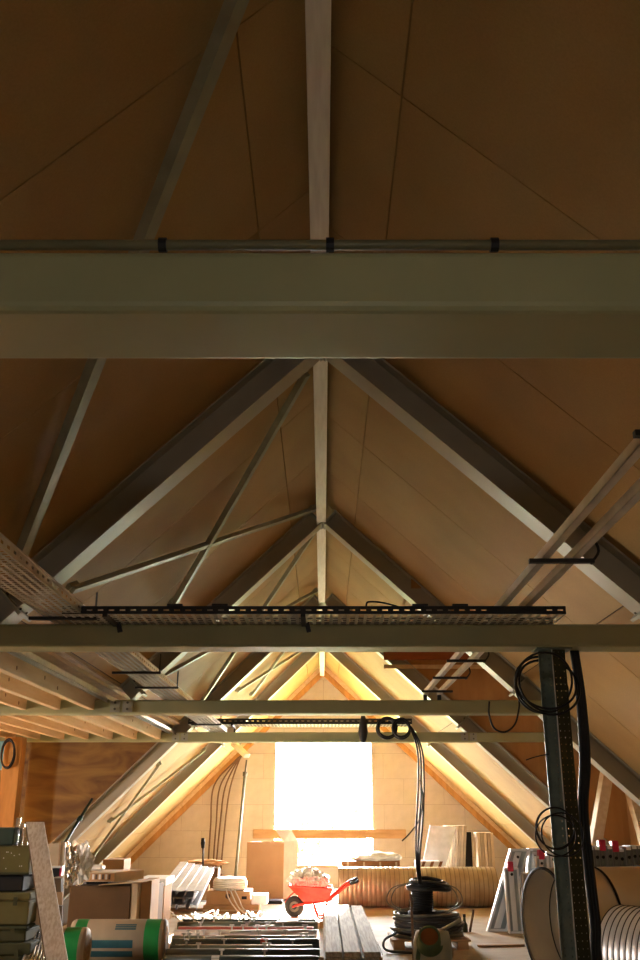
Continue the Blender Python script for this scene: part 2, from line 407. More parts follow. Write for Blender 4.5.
# ------------------------------------------------------------------ steel frames
def isection(w, h, tf, tw):
    return [(-w/2,0),(w/2,0),(w/2,tf),(tw/2,tf),(tw/2,h-tf),(w/2,h-tf),(w/2,h),(-w/2,h),(-w/2,h-tf),(-tw/2,h-tf),(-tw/2,tf),(-w/2,tf)]
def ibeam(p0, p1, side, up, w, h, tf=.014, tw=.012):
    p0, p1, side, up = Vector(p0), Vector(p1), Vector(side), Vector(up)
    return MB().extr([side*a+up*b for a, b in isection(w, h, tf, tw)], p0, p1)
bx = {0: (-3.2, 3.2), 1: (XL, 3.1), 2: (XL, 2.95), 3: (XL, 4.75)}
blab = ['olive painted steel tie beam nearest the camera, spanning the whole width overhead',
        'second steel tie beam, with the long perforated tray on its front',
        'third steel tie beam, between the tray beam and the one above the window',
        'farthest steel tie beam, just above the window opening']
for i in range(4):
    yc = FR[i]+BW/2; a, b = bx[i]
    t = empty('tie_beam', ((a+b)/2, yc, BZ), blab[i], 'beam', 'steel tie beams')
    sec = []                                          # hollow section with rounded corners
    for cy, cz, a0 in ((BW/2-.02, .02, -90), (BW/2-.02, BH-.02, 0), (-BW/2+.02, BH-.02, 90), (-BW/2+.02, .02, 180)):
        for q in range(4): an = math.radians(a0+30*q); sec.append(Vector((0, cy+.02*math.cos(an), cz+.02*math.sin(an))))
    MB().extr(sec, (a, yc, BZ), (b, yc, BZ)).build('beam_body', 'steel', t)
    if i in (2, 3):
        for xj in (-2.28, ) + ((2.33,) if i == 3 else ()):
            for s in (-.07, .07):
                pl = MB().box(xj+s-.055, xj+s+.055, FR[i]-.012, FR[i]+.003, BZ+.015, BZ+BH-.012).build('splice_plate', 'steel_plate', t)
                for zb in (.05, .12):
                    MB().lathe((xj+s, FR[i]-.01, BZ+zb), (0,-1,0), [(0,.014),(.014,.014)], 6, False, True).build('bolt', 'bolt', pl)
def rafter(i, side, zend, label):
    m = ML if side < 0 else MR; yc = FR[i]+BW/2
    d = Vector((side, 0, -m)).normalized(); up = Vector((side*m, 0, 1)).normalized()
    top = Vector((side*.004, yc, RB)); L = (RB-zend)/(-d.z)
    t = empty('rafter', (side*(RB-zend)/m, yc, zend), label, 'rafter', 'steel rafters')
    mb = ibeam(top, top+d*L, (0,1,0), up, BW*.92, .212)
    mb.build('rafter_body', 'rafter_steel', t)
    zj = BZ+BH+.10                                    # splice above the tie
    c = top + d*((RB-zj)/(-d.z)) + up*.105
    pl = MB().obox(c, d*.012, Vector((0,BW*.52,0)), up*.15).build('end_plate', 'steel_plate', t)
    for s in (-.07, .07):
        for u in (-.1, .04): MB().lathe(c+up*u+Vector((0,s,0))-d*.012, -d, [(0,.014),(.016,.014)], 6, False, True).build('bolt', 'bolt', pl)
    cp = MB().obox(top+up*.10+d*.012+Vector((0,0,-.01)), d*.01, Vector((0,BW*.5,0)), up*.105).build('apex_plate', 'steel_plate', t)
    return t
rlab = {1: 'frame nearest the camera, meeting the tray beam', 2: 'second frame from the camera', 3: 'third frame, above the farthest tie beam', 4: 'last frame, nearest the end wall'}
for i in (1, 2, 3, 4):
    for side, sn in ((-1, 'left'), (1, 'right')):
        zend = 0.0
        if side < 0 and i in (1, 2): zend = BZ+BH
        rafter(i, side, zend, 'sloping steel rafter on the %s of the %s' % (sn, rlab[i]))
# ridge beam pieces
ends = [Y0] + [f+BW/2 for f in FR[1:]] + [WY]
rl = ['running overhead above the nearest tie beam', 'between first and second rafter pair', 'between second and third rafter pair', 'between third and last rafter pair', 'reaching the end wall']
for k in range(5):
    a = ends[k] + (.03 if k else 0); b = ends[k+1] - (.03 if k < 4 else 0)
    tag(MB().box(-.078, .036, a+.09*(k > 0), b-.0, RB-.012, RZ-.07).build('ridge_beam', 'ridge_wood', bevel=.004), 'whitish timber ridge beam %s' % rl[k], 'beam', 'ridge beam lengths')
# orange gable rafters at the end wall
for side, sn in ((-1, 'left'), (1, 'right')):
    m = ML if side < 0 else MR; d = Vector((side,0,-m)).normalized(); up = Vector((side*m,0,1)).normalized()
    p = Vector((side*.07, WY-.06, RZ - m*.07)) - up*.155; L = 7.1
    tag(MB().obox(p+d*L/2, d*L/2, Vector((0,.058,0)), up*.062).build('gable_rafter', 'orange_wood', bevel=.004), 'orange timber rafter along the %s edge of the block wall' % sn, 'rafter', 'timber gable rafters')
    tag(MB().obox(p+up*.11+d*L/2, d*L/2, Vector((0,.058,0)), up*.045).build('gable_plate', 'joist_wood'), 'pale timber plate above the %s orange gable rafter' % sn, 'plate', 'timber gable plates')
# braces under the left roof
def brace(a, b, w, label, off=.13, ext=(0, 0), m='brace'):
    A, B = roof(a[0], a[1], -1, off), roof(b[0], b[1], -1, off); d = (B-A).normalized()
    A = A - d*ext[0]; B = B + d*ext[1]; n = Vector((-ML,0,1)).normalized()
    t = empty('wind_brace', B, label, 'brace', 'steel wind braces')
    MB().bar(A, B, w, w*.8, n).build('bar', m, t)
    for p, s in ((A, 1), (B, -1)):
        MB().obox(p+d*s*.03+n*.03, d*.05, n.cross(d)*w*.6, n*.02).build('bracket', 'brace', t)
brace((237, 0), (18, 562), .075, 'long flat steel brace crossing the dark left roof in front of everything', ext=(.9, .1))
brace((306, 374), (173, 606), .065, 'dark steel brace falling from the ridge behind the nearest left rafter')
brace((315, 509), (72, 590), .055, 'light steel brace rising to the ridge across the dark falling one')
brace((313, 534), (192, 716), .06, 'steel brace falling from ridge behind second left rafter')
brace((317, 591), (163, 676), .055, 'thin light brace rising to ridge behind second left rafter')
brace((316, 607), (252, 695), .055, 'thin brace falling behind third left rafter')
brace((316, 641), (238, 691), .055, 'thin brown brace rising behind third left rafter to last ridge length')
brace((205, 750), (110, 822), .05, 'thin brace low on the left roof beneath the farthest tie beam')
brace((160, 764), (92, 858), .05, 'lowest thin brace on the left roof, near the silver bag')
# conduit on the nearest tie beam
cd = empty('conduit', (0, FR[0]-.01, BZ+BH), 'thin conduit pipe clipped along top of the nearest tie beam', 'conduit')
MB().tube([(-3, FR[0]+.0, BZ+BH+.012), (3, FR[0]+.0, BZ+BH+.012)], .012, 8).build('pipe', 'conduit_olive', cd, True)
for px in (163, 330, 494):
    x = at(px, 243, FR[0]).x
    MB().lathe((x-.009, FR[0], BZ+BH+.012), (1,0,0), [(0,.0165),(.018,.0165)], 10, True, True).build('clip', 'rubber', cd)
# ------------------------------------------------------------------ cable trays
def tray_y(name, x0, x1, ya, yb, z, h, label, mb_='galv', pitch=.05):
    t = empty(name, ((x0+x1)/2, (ya+yb)/2, z), label, 'cable tray'); L = yb-ya
    MB().perf((x0, ya, z), (0, L, 0), (x1-x0, 0, 0), int(L/pitch), int((x1-x0)/.04), .62, .55).build('base_sheet', mb_, t, solid=.0015)
    for x in (x0, x1):
        MB().perf((x, ya, z), (0, L, 0), (0, 0, h), int(L/.1), 1, .45, .3).build('side_wall', 'stud_pale', t, solid=.0015)
        MB().box(x-.006, x+.006, ya, yb, z+h-.004, z+h+.002).build('lip', 'stud_pale', t)
    return t
TZ = BZ+BH+.012
lt = tray_y('cable_tray', -1.83, -1.555, 3.0, 15.6, TZ, .06, 'galvanised perforated cable tray running lengthwise under the left roof', 'tray_grey')
for yy in (6.05, 8.6, 9.7, 14.0):
    MB().bar((-1.92, yy, TZ-.012), (-1.48, yy, TZ-.012), .03, .02).build('support_bar', 'tray_black', lt)
    xh = -1.49
    MB().tube([(xh, yy, TZ-.02), (xh, yy, TZ+.16)], .006, 6).build('hanger_rod', 'bolt', lt)
def tray_x(x0, x1, ya, yb, z, h, label, nslot):
    t = empty('cable_tray', ((x0+x1)/2, (ya+yb)/2, z), label, 'cable tray'); L = x1-x0
    MB().perf((x0, ya, z), (L, 0, 0), (0, yb-ya, 0), int(L/.055), int((yb-ya)/.06),   .62, .62).build('base_sheet', 'tray_lit', t, solid=.0015)  # bright base and black walls: backlighting put into the tray colours
    MB().perf((x0, ya, z), (L, 0, 0), (0, 0, h), nslot, 1, .5, .18).build('side_wall', 'tray_black', t, solid=.002)
    MB().perf((x0, yb, z), (L, 0, 0), (0, 0, h), nslot, 1, .5, .18).build('side_wall', 'tray_black', t, solid=.002)
    return t
xa = at(62, 612, 5.93).x; xb = at(566, 612, 5.93).x
t2 = tray_x(xa, xb, 5.93, FR[1]+.05, TZ-.008, .052, 'long perforated cable tray fixed across the front of the second tie beam', 46)
for px in (106, 303):
    x = at(px, 612, 5.93).x
    mb = MB().bar((x, 5.90, TZ-.02), (x, FR[1]+.1, TZ-.02), .03, .022).bar((x, 5.91, TZ-.03), (x, 5.91, TZ+.06), .03, .016).bar((x+.02, FR[1]-.012, TZ-.01), (x+.035, FR[1]-.012, TZ-.07), .03, .02, (0,1,0))
    mb.build('clamp', 'tray_black', t2)
for px in (175, 220, 420, 460):
    x = at(px, 605, 5.93).x; MB().box(x-.05, x+.05, 5.915, 5.945, TZ+.044, TZ+.056).build('joint_plate', 'tray_black', t2)
xa = at(188, 722, 14.95).x; xb = at(412, 722, 14.95).x
t3 = tray_x(xa, xb, 14.95, FR[3]+.02, TZ+.075, .085, 'smaller perforated cable tray in front of the farthest tie beam', 40)
for px in (232, 364):
    x = at(px, 722, 14.95).x
    MB().bar((x, 14.93, TZ+.06), (x, FR[3]+.12, TZ+.06), .03, .03).bar((x, FR[3]+.05, TZ-.012), (x, FR[3]+.05, TZ+.06), .03, .03, (0,1,0)).build('clamp', 'tray_black', t3)
# cable ladder at right
lad = empty('cable_ladder', (1.26, 6.4, TZ+.05), 'galvanised cable ladder with two rails crossing the tray beam at right', 'cable ladder')
for x in (1.165, 1.325):
    MB().perf((x+.018, 1.5, TZ+.05), (0, 9.4, 0), (0, 0, .045), 150, 1, .5, .4).build('rail_web', 'galv_dark', lad, solid=.002)
    MB().box(x-.02, x+.02, 1.5, 10.9, TZ+.047, TZ+.05).build('rail', 'stud_pale', lad)
    MB().box(x-.02, x-.0175, 1.5, 10.9, TZ+.047, TZ+.095).build('rail_side', 'stud_pale', lad)
for yy in (3.0, 4.75, 6.0, 8.2, 9.3, 10.4):
    MB().bar((1.08, yy, TZ+.035), (1.42, yy, TZ+.035), .03, .022).build('rung', 'tray_black', lad)
for yy in (4.75, 8.2, 9.3):
    MB().tube(curve([(1.40, yy, TZ+.02), (1.45, yy, TZ+.09), (1.42, yy, TZ+.16), (1.37, yy, TZ+.13)], 4), .008, 6).build('hook', 'tray_black', lad, True)
for x in (1.165, 1.325):
    for yy in (FR[1]+.125, FR[2]+.06): MB().box(x-.02, x+.02, yy-.03, yy+.03, BZ+BH, TZ+.047).build('foot', 'tray_black', lad)
# perforated riser at right with black cables
rp = at(556, 700, 6.36); rb = (rp.x+.01, 6.42)
riser = empty('cable_riser', (rb[0], rb[1], 0), 'dark perforated steel riser standing under the second tie beam at right', 'cable riser')
ang = math.radians(-20); u1 = Vector((math.cos(ang), -math.sin(ang)*0+.0, 0)); 
corner = Vector((rb[0]-.02, 6.33, 0)); zt = BZ-.0
ua = Vector((.092, .015, 0)); ub = Vector((-.078, .05, 0)); H = Vector((0,0,zt))
MB().perf(corner, H, ua, 64, 3, .18, .14).build('front_sheet', 'olive_dark', riser, solid=.002)
MB().perf(corner, H, ub, 64, 2, .3, .14).build('side_sheet', 'galv_green', riser, solid=.002)
MB().perf(corner+ub+Vector((0,.004,0)), H, Vector((.09,.02,0)), 64, 3, .18, .14).build('back_sheet', 'galv_green', riser, solid=.002)
MB().bar(corner+Vector((0,-.003,0)), corner+H+Vector((0,-.003,0)), .006, .006, (0,1,0)).build('corner_edge', 'galv', riser)
MB().bar(corner+ub, corner+ub+H, .008, .006, (0,1,0)).build('corner_edge', 'galv_green', riser)
MB().box(rb[0]-.13, rb[0]+.11, 6.28, 6.46, zt-.006, zt).build('top_plate', 'galv_green', riser)
bund = empty('cable_bundle', (at(600,960,6.5).x, 6.5, 0), 'thick bundle of black cables hanging beside the perforated riser', 'cable')
for k, dx in enumerate((-3, 0, 3)):
    P = [at(574+dx*.7, 648, 6.42), at(581+dx*.9, 700, 6.42), at(585+dx*1.1, 760, 6.45), at(583+dx, 810, 6.5), at(588+dx, 860, 6.5), at(595+dx, 920, 6.5), at(602+dx, 985, 6.5), Vector((2.0+k*.02, 6.5, .02))]
    MB().tube(curve(P, 6), .017, 8).build('cable', 'rubber', bund, True)
def coil(name, label, c, rx, rz, n, r, cat='cable coil', m='rubber', jit=.02, parent=None, tiltv=.12):
    t = empty(name, c - Vector((0,0,rz)), label, cat); rnd = random.Random(len(label))
    for k in range(n):
        a0 = rnd.random()*6; sx = rx*(1-.12*rnd.random()); sz = rz*(1-.12*rnd.random()); ox = (rnd.random()-.5)*jit*2; oz = (rnd.random()-.5)*jit*2
        pts = [c+Vector((ox+sx*math.cos(a), (k-n/2)*r*1.7+tiltv*rx*math.sin(a+a0), oz+sz*math.sin(a))) for a in [2*math.pi*q/40 for q in range(40)]]
        MB().tube(pts, r, 6, True).build('loop', m, t, True)
    return t
coil('cable_coil', 'black cable coil looped round the top of the riser', at(545, 683, 6.36), .20, .20, 4, .008, jit=.03, tiltv=.55)
coil('cable_coil', 'thin black cable coil hanging low on the riser', at(559, 832, 6.18), .135, .135, 4, .005, jit=.025)
tag(MB().tube(curve([at(489,697,10.75)+Vector((0,0,-.05)), at(489,714,10.72), at(494,728,10.7), at(505,732,10.7), at(515,724,10.72), at(519,708,10.75), at(519,700,10.78)], 6), .011, 6).build('cable_loop', 'rubber', smooth=True), 'short black cable loop hanging under third tie beam', 'cable')
tag(MB().tube(curve([at(366,606,6.0), at(368,602,6.0), at(378,602,6.02), at(392,605,6.05), at(402,608,6.1)], 5), .006, 6).build('cable_stub', 'rubber', smooth=True), 'short black cable lying on the long tray', 'cable')
coil('cable_coil', 'left of two small black cable coils hung on the far tray', at(387, 728, 14.9), .155, .155, 5, .016, jit=.015, tiltv=.05)
coil('cable_coil', 'right of two small black cable coils hung on the far tray', at(401, 729, 14.86), .14, .14, 5, .016, jit=.015, tiltv=.05)
bb = MB(); c0 = at(363, 716, 14.9); c1 = at(363, 743, 14.9)
bb.tube([c0, c0.lerp(c1,.25), c0.lerp(c1,.6), c0.lerp(c1,.9), c1], [.03, .055, .075, .05, .015], 10)
tag(bb.build('cable_bunch', 'rubber_grey', smooth=True), 'black bunch of cable ends hanging from the far tray', 'cable')
for k, (e, lab) in enumerate(((-3, 'left'), (0, 'middle'), (3, 'right'))):
    P = [at(406, 721, 14.85), at(413+e*.4, 732, 14.75), at(420+e*.8, 752, 14.6), at(421+e, 790, 14.3), at(419+e, 830, 14.0), at(418+e*.5, 862, 13.75), at(420+e*.4, 884, 13.55)]
    tag(MB().tube(curve(P, 6), .014, 6).build('hanging_cable', 'rubber', smooth=True), '%s of three black cables dropping from the far tray to the cable drum' % lab, 'cable', 'cables dropping to the drum')
tag(MB().tube(curve([at(420,780,14.2), at(423,800,14.1), at(419,820,14.1), at(410,833,14.1), at(402,841,14.1)], 5), .010, 6).build('cable_tail', 'rubber', smooth=True), 'loose black cable tail curling left below the coils', 'cable')
tag(MB().tube(curve([at(526,760,6.3), at(535,757,6.3), at(549,754,6.36)], 4), .004, 6).build('wire_end', 'rubber', smooth=True), 'thin black wire end sticking out left of the riser', 'wire')
# ------------------------------------------------------------------ struts and posts
tag(MB().box(*[at(6,760,15.0).x, at(23,760,15.0).x], 14.85, 15.1, 0, BZ+.04).build('timber_post', 'orange_wood', bevel=.006), 'orange timber post under loft joists beside plywood partition', 'post')
coil('cable_coil', 'small black cable coil hung on the orange timber post', at(8, 754, 14.78), .11, .22, 3, .014, jit=.01, tiltv=.1)
tag(MB().box(at(-14,760,15.25).x, at(5,760,15.25).x, 15.2, 15.24, at(0,770,15.2).z, at(0,741,15.2).z).build('film_sheet', 'blue_film'), 'blue film sheet behind orange timber post', 'sheet')
for (a, b, lab) in (((607, 772), (594, 850), 'pale timber strut below the right rafter, beside the cable bundle'), ((634, 800), (648, 850), 'pale timber strut at the right edge below the rafter')):
    A, B = at(a[0], a[1], 13.95), at(b[0], b[1], 13.95); d = (B-A).normalized(); B = A + d*((A.z)/(-d.z)); A = A - d*((DZ-.02-A.z)/(-d.z))
    tag(MB().bar(A, B, .14, .22, (0,1,0)).build('timber_strut', 'joist_wood', bevel=.004), lab, 'strut')
A, B = at(92, 799, 15.2), at(56, 858, 14.6); d = (B-A).normalized()
t = empty('dark_strut', B, 'thin dark green bar leaning across the greenish left rafter', 'bar')
MB().tube([A, B+d*1.2], .022, 8).build('bar', 'dark_green', t, True); q = A.lerp(B, .35); MB().lathe(q-d*.03, d, [(0,.04),(.06,.04)], 8, True, True).build('collar', 'dark_green', t)
# leaning steel pole and four hanging conduits by the end wall
t = empty('steel_pole', at(234, 892, 23.4), 'thin steel pole leaning against block wall left of window', 'pole')
MB().tube([at(234, 892, 23.4), at(245, 775, 24.2)], .035, 10).build('tube', 'galv_dark', t, True); MB().tube([at(245, 775, 24.2), at(246.5, 760, 24.25)], .02, 8).build('tip', 'bolt', t, True)
MB().lathe(at(245, 776, 24.2), (0,0,1), [(0,.06),(.1,.06)], 10, True, True).build('collar', 'bolt', t)
for k, lab in enumerate(('leftmost', 'second from left', 'third from left', 'rightmost')):
    bx_ = (208, 213, 216, 221)[k]; tx = (214, 220, 225, 230)[k]
    P = [at(243, 754, 24.2), at(234+k*1.5, 762, 24.22), at(tx, 786+k, 24.3), at(bx_+ (tx-bx_)*.45, 825, 24.3), at(bx_, 868, 24.3), at(bx_+.5, 876, 24.3)]
    tag(MB().tube(curve(P, 6), .020, 6).build('hanging_conduit', 'rust', smooth=True), '%s of four brown conduits hanging down the block wall' % lab, 'conduit', 'conduits on the block wall')
c = at(218, 872, 24.25); tag(MB().blob(c, (.10,.06,.09), .3, 3, 2).build('clip_knot', 'rust', smooth=True), 'brown knot tying the ends of the four conduits', 'clip')
t = empty('work_lamp', at(241, 752, 23.0), 'white oblong lamp fitting hanging below the farthest tie beam', 'lamp')
MB().bar(at(234, 744, 23.0), at(247, 756, 22.6), .16, .10).build('housing', 'lamp_body', t, bevel=.01); MB().tube([at(240,747,22.9), at(240,738,22.9)+Vector((0,0,.6))], .008, 6).build('hanger', 'bolt', t)
# bar across window
a, b = at(253, 834, 24.46), at(406, 834, 24.46)
tag(MB().box(a.x, b.x, 24.44, 24.495, at(0,838.5,24.46).z, at(0,829.5,24.46).z).build('guard_plank', 'plank_wood', bevel=.004), 'wooden guard plank fixed across the window opening', 'plank')
# ------------------------------------------------------------------ outside
struct(MB().box(-60, 60, 25.5, 160, -3.3, -3.0).build('ground', 'grass'), 'grassy ground outside beyond the window', 'ground')
def tree(px, Y, h, w, label, seed):
    x = (px-VPX)/FPX*Y*.95; rnd = random.Random(seed); t = empty('tree', (x, Y, -3), label, 'tree', 'trees outside the window')
    MB().tube([(x,Y,-3),(x+.1,Y,-3+h*.4),(x,Y,-3+h*.8)], [.25,.18,.06], 8).build('trunk', 'bark', t, True)
    mb = MB()
    for k in range(900):
        v = Vector((rnd.gauss(0,1), rnd.gauss(0,1), rnd.gauss(0,1))).normalized()*(rnd.random()**.4)
        p = Vector((x+v.x*w, Y+v.y*w, -3+h*.62+v.z*h*.4)); a = Vector((rnd.random()-.5, rnd.random()-.5, rnd.random()-.5)).normalized(); b = a.orthogonal().normalized(); s = .16+.2*rnd.random()
        mb.add([p-a*s, p+b*s*.6, p+a*s, p-b*s*.6], [(0,1,2,3)])
    o = mb.build('foliage', 'leaf', t); o['kind'] = 'stuff'
tree(352, 60, 8.2, 2.8, 'tallest hazy tree seen through the right half of window', 1)
tree(332, 66, 6.4, 2.4, 'lower hazy tree left of the tallest one through window', 2)
tree(296, 70, 5.2, 2.6, 'small hazy tree through left half of window', 3)
tree(312, 75, 4.6, 2.8, 'faint low tree in the middle of the window view', 4)
for k, px in enumerate((292, 318, 344, 366)):
    Y = 40; x = (px-VPX)/FPX*Y*.95; rnd = random.Random(50+k)
    mb = MB()
    for q in range(700):
        p = Vector((x+rnd.uniform(-.75,.75), Y+rnd.uniform(-.7,.7), -3+rnd.random()*(2.6+.35*(k % 3)))); a = Vector((rnd.random()-.5, rnd.random()-.5, rnd.random()-.5)).normalized(); b = a.orthogonal(); s = .07+.08*rnd.random()
        mb.add([p-a*s, p+b*s*.6, p+a*s, p-b*s*.6], [(0,1,2,3)])
    tag(mb.build('shrub', 'leaf'), ('leftmost', 'second from left', 'third from left', 'rightmost')[k]+' of the pale shrubs outside below the guard plank', 'shrub', 'shrubs outside the window')
# ------------------------------------------------------------------ things on the floor, far to near
def bx8(mb, P, dy):                                    # front quad P (4 points, clockwise from bottom-left) pushed back by dy
    return mb.hexa([P[0], P[1], P[1]+Vector((0,dy,0)), P[0]+Vector((0,dy,0)), P[3], P[2], P[2]+Vector((0,dy,0)), P[3]+Vector((0,dy,0))])
# tall open cardboard box by the window
Y = 21.0; a = at(246, 898, Y); b = at(283, 898, Y); zt = at(0, 842, Y).z
t = empty('cardboard_box', ((a.x+b.x)/2, Y+.4, 0), 'tall open brown cardboard box with raised flap left of wheelbarrow', 'box')
g0 = Vector((0,0,0)); F0, F1 = Vector((a.x, Y, 0)), Vector((b.x, Y, 0)); S1 = at(297, 892, Y+.7); S1.z = 0; S0 = F0 + (S1-F1)
def wallq(p, q, nm, m, h=zt):
    d = (q-p).normalized(); n = Vector((-d.y, d.x, 0))*.006
    MB().hexa([p-n, q-n, q+n, p+n, p-n+Vector((0,0,h)), q-n+Vector((0,0,h)), q+n+Vector((0,0,h)), p+n+Vector((0,0,h))]).build(nm, m, t)
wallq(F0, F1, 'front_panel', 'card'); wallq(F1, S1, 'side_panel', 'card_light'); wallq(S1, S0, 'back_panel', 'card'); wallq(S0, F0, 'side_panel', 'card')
H = Vector((0,0,zt)); fl_ = [F1+H, S1+H, at(291, 830, Y+.5), at(275, 830, Y-.1)]
MB().extr(fl_, (0,0,0), (.004,.006,.004)).build('flap', 'card_light', t)
MB().extr([S0+H, S1+H, S1+H+Vector((.05,.3,-.25)), S0+H+Vector((.05,.3,-.25))], (0,0,0), (0,.006,.004)).build('flap', 'card_light', t)
# flat boards on the floor under boxes
tag(MB().box(at(262,900,20.3).x, at(283,900,20.3).x, 20.0, 20.5, 0, .06).build('dark_bag', 'black', bevel=.02), 'flat dark bag on floor before the tall cardboard box', 'bag')
# pack of small boxes with white disc reel
Y = 18.0; a = at(206, 905, Y); b = at(250, 905, Y); z1 = at(0, 891, Y).z
t = empty('cardboard_box', ((a.x+b.x)/2, Y+.3, 0), 'low brown carton with a small oval mark under the white cable reel', 'box')
MB().box(a.x, b.x, Y, Y+.6, .16, z1).build('body', 'card', t, bevel=.006)
o = MB(); o.lathe((a.x+.38, Y-.002, (z1+.16)/2+.03), (0,-1,0), [(0,.045),(.002,.042)], 20, False, True); o.build('printed_mark', 'print_dark', t)
MB().box(b.x-.15, b.x-.06, Y-.003, Y, .25, .30).build('hand_hole', 'black', t)
t = empty('cardboard_box', ((a.x+b.x)/2, Y+.3, 0), 'lower brown carton underneath the carton with the oval mark', 'box')
MB().box(a.x-.05, b.x+.16, Y+.0, Y+.62, 0, .155).build('body', 'card', t, bevel=.006); MB().box(a.x-.05, b.x+.16, Y-.003, Y, .06, .085).build('tape', 'card_light', t)
tag(MB().box(b.x+.02, b.x+.30, Y+.05, Y+.5, .16, .32).build('paper_pack', 'paper_white', bevel=.01), 'bright white pack beside the carton with the oval mark', 'pack')
c = at(230, 884, Y+.3); t = empty('cable_reel', (c.x, Y+.3, z1), 'round white reel of cable lying on the small carton', 'reel')
MB().lathe((c.x, Y+.3, z1), (0,0,1), [(0,.12),(0,.27),(.03,.295),(.17,.295),(.205,.26),(.205,.12),(.0,.12)], 32).build('coil_body', 'paper_white', t, True)
for k in range(4):
    MB().tube([(c.x+.296*math.cos(q*math.pi/16), Y+.3+.296*math.sin(q*math.pi/16), z1+.05+.03*k) for q in range(32)], .012, 6, True).build('winding', 'cable_white', t, True)
# stack of drywall studs leaning in depth
grp = 'drywall stud profiles'
def stud(p0, p1, w, h, label):
    p0, p1 = Vector(p0), Vector(p1); d = (p1-p0).normalized(); s = d.cross(Vector((0,0,1))).normalized(); u = s.cross(d); mb = MB()
    sec = [(-w/2,0),(w/2,0),(w/2,h),(w/2-.004,h),(w/2-.004,.004),(-w/2+.004,.004),(-w/2+.004,h),(-w/2,h)]
    sec = [(x, h-y) for x, y in sec]
    mb.extr([s*x+u*y for x, y in sec], p0, p1)
    tag(mb.build('stud_profile', 'stud'), label, 'profile', grp)
rows_ = [(896, [(162, 184), (171, 191), (180, 198), (189, 204), (198, 210)]), (903, [(160, 182), (169, 189), (178, 196), (188, 203)]), (910, [(161, 183), (171, 190), (181, 197), (192, 205)])]
for ri, (py, cols) in enumerate(rows_):
    for ci, (p, q) in enumerate(cols):
        A = at(p, py, 18.3 + .03*ci); B = at(q, 866+ri*6+ci*1.5, 21.2)
        nm = ('top', 'middle', 'bottom')[ri]; cn = ('leftmost', 'second', 'third', 'fourth', 'fifth')[ci]
        stud(A, B, .165, .085, 'galvanised stud profile, %s from left in the stack\'s %s row' % (cn, nm))
for k, yy in enumerate((18.6, 20.9)):
    zt = at(180, 913, 18.45).z - .02 if k == 0 else at(207, 880, 20.9).z - .09
    tag(MB().box(-3.3+.2*k, -2.15-.2*k, yy, yy+.12, 0, max(zt, .05)).build('bearer_block', 'plank_wood'), ('front' if k == 0 else 'rear') + ' wooden bearer under the stack of stud profiles', 'bearer')
c = at(207, 864, 21.6)
t = empty('paper_stack', (c.x, 21.6, 0), 'brown crumpled carton behind far end of the stud profiles', 'carton')
MB().box(c.x-.45, c.x+.25, 21.5, 22.0, 0, at(0,868,21.6).z).build('body', 'card_dark', t, bevel=.01); MB().blob((c.x-.05, 21.75, at(0,863,21.6).z), (.42,.28,.07), .4, 5, 3, 3).build('crumpled_top', 'card', t)
t = empty('floor_scraper', at(203, 872, 21.4), 'black handled tool standing upright behind the stud profiles', 'tool')
MB().tube([at(203, 872, 21.42), at(203, 848, 21.42)], .02, 8).build('shaft', 'black', t, True); MB().tube([at(203, 848, 21.42), at(203, 843, 21.42), at(203, 838, 21.42)], [.035,.05,.035], 8).build('grip', 'black', t, True)
# grey foam slab on brown box, left of studs
Y = 17.2; a = at(138, 880, Y)
t = empty('cardboard_box', at(146, 930, 16.2), 'dark brown narrow carton with white label beside the big box', 'box')
Y = 15.2; a, b = at(135, 932, Y), at(156, 932, Y); zt = at(0, 884, Y).z
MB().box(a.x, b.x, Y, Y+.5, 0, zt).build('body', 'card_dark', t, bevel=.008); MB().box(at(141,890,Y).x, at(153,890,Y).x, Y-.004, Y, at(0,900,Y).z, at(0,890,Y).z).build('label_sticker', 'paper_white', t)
tag(MB().box(at(142,880,17.0).x, at(170,880,17.0).x, 16.6, 17.5, at(0,884,17).z, at(0,877,17).z).build('foam_slab', 'radiator', bevel=.01), 'grey slab lying flat on the carton left of stud profiles', 'slab')
tag(MB().box(at(143,884,17.0).x, at(168,884,17.0).x, 16.65, 17.45, 0, at(0,884,17).z-.003).build('plain_carton', 'card'), 'plain carton carrying the grey slab', 'box')
# big dark cardboard box with flat box on top
Y = 13.9; a, b = at(66, 935, Y), at(128, 935, Y); zt = at(0, 886, Y).z
t = empty('cardboard_box', ((a.x+b.x)/2, Y+.45, 0), 'big brown cardboard box at left carrying a flat carton', 'box')
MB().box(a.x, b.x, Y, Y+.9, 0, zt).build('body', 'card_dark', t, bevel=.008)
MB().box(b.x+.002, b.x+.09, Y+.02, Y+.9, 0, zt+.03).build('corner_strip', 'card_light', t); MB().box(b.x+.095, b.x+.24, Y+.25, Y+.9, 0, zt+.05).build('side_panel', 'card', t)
MB().obox((b.x-.1, Y+.3, zt+.03), (.30,-.02,.02), (.05,.3,.0), (0,0,.006)).build('top_flap', 'card_light', t)
P = [at(74, 882, 13.7), at(113, 886, 13.7), at(113, 877, 13.7), at(76, 872, 13.7)]
t = empty('flat_carton', (P[0]+P[1])/2, 'flat printed carton lying on top of the big brown box', 'box')
a = at(75, 882, 13.9); b = at(114, 884, 13.9); z0, z1 = zt+.05, zt+.17
MB().hexa([(a.x,13.95,z0),(b.x,13.95,z0),(b.x+.28,14.6,z0),(a.x+.2,14.6,z0),(a.x,13.95,z1),(b.x,13.95,z1),(b.x+.28,14.6,z1),(a.x+.2,14.6,z1)]).build('body', 'card_light', t, bevel=.005)
MB().box(a.x+.01, b.x-.01, 13.944, 13.95, z0+.012, z1-.012).build('front_face', 'card', t)
for q in range(6): MB().box(a.x+.22+.045*q, a.x+.248+.045*q, 13.94, 13.944, z0+.03, z1-.025).build('printed_block', 'print_dark' if q % 2 else 'paper_white', t)
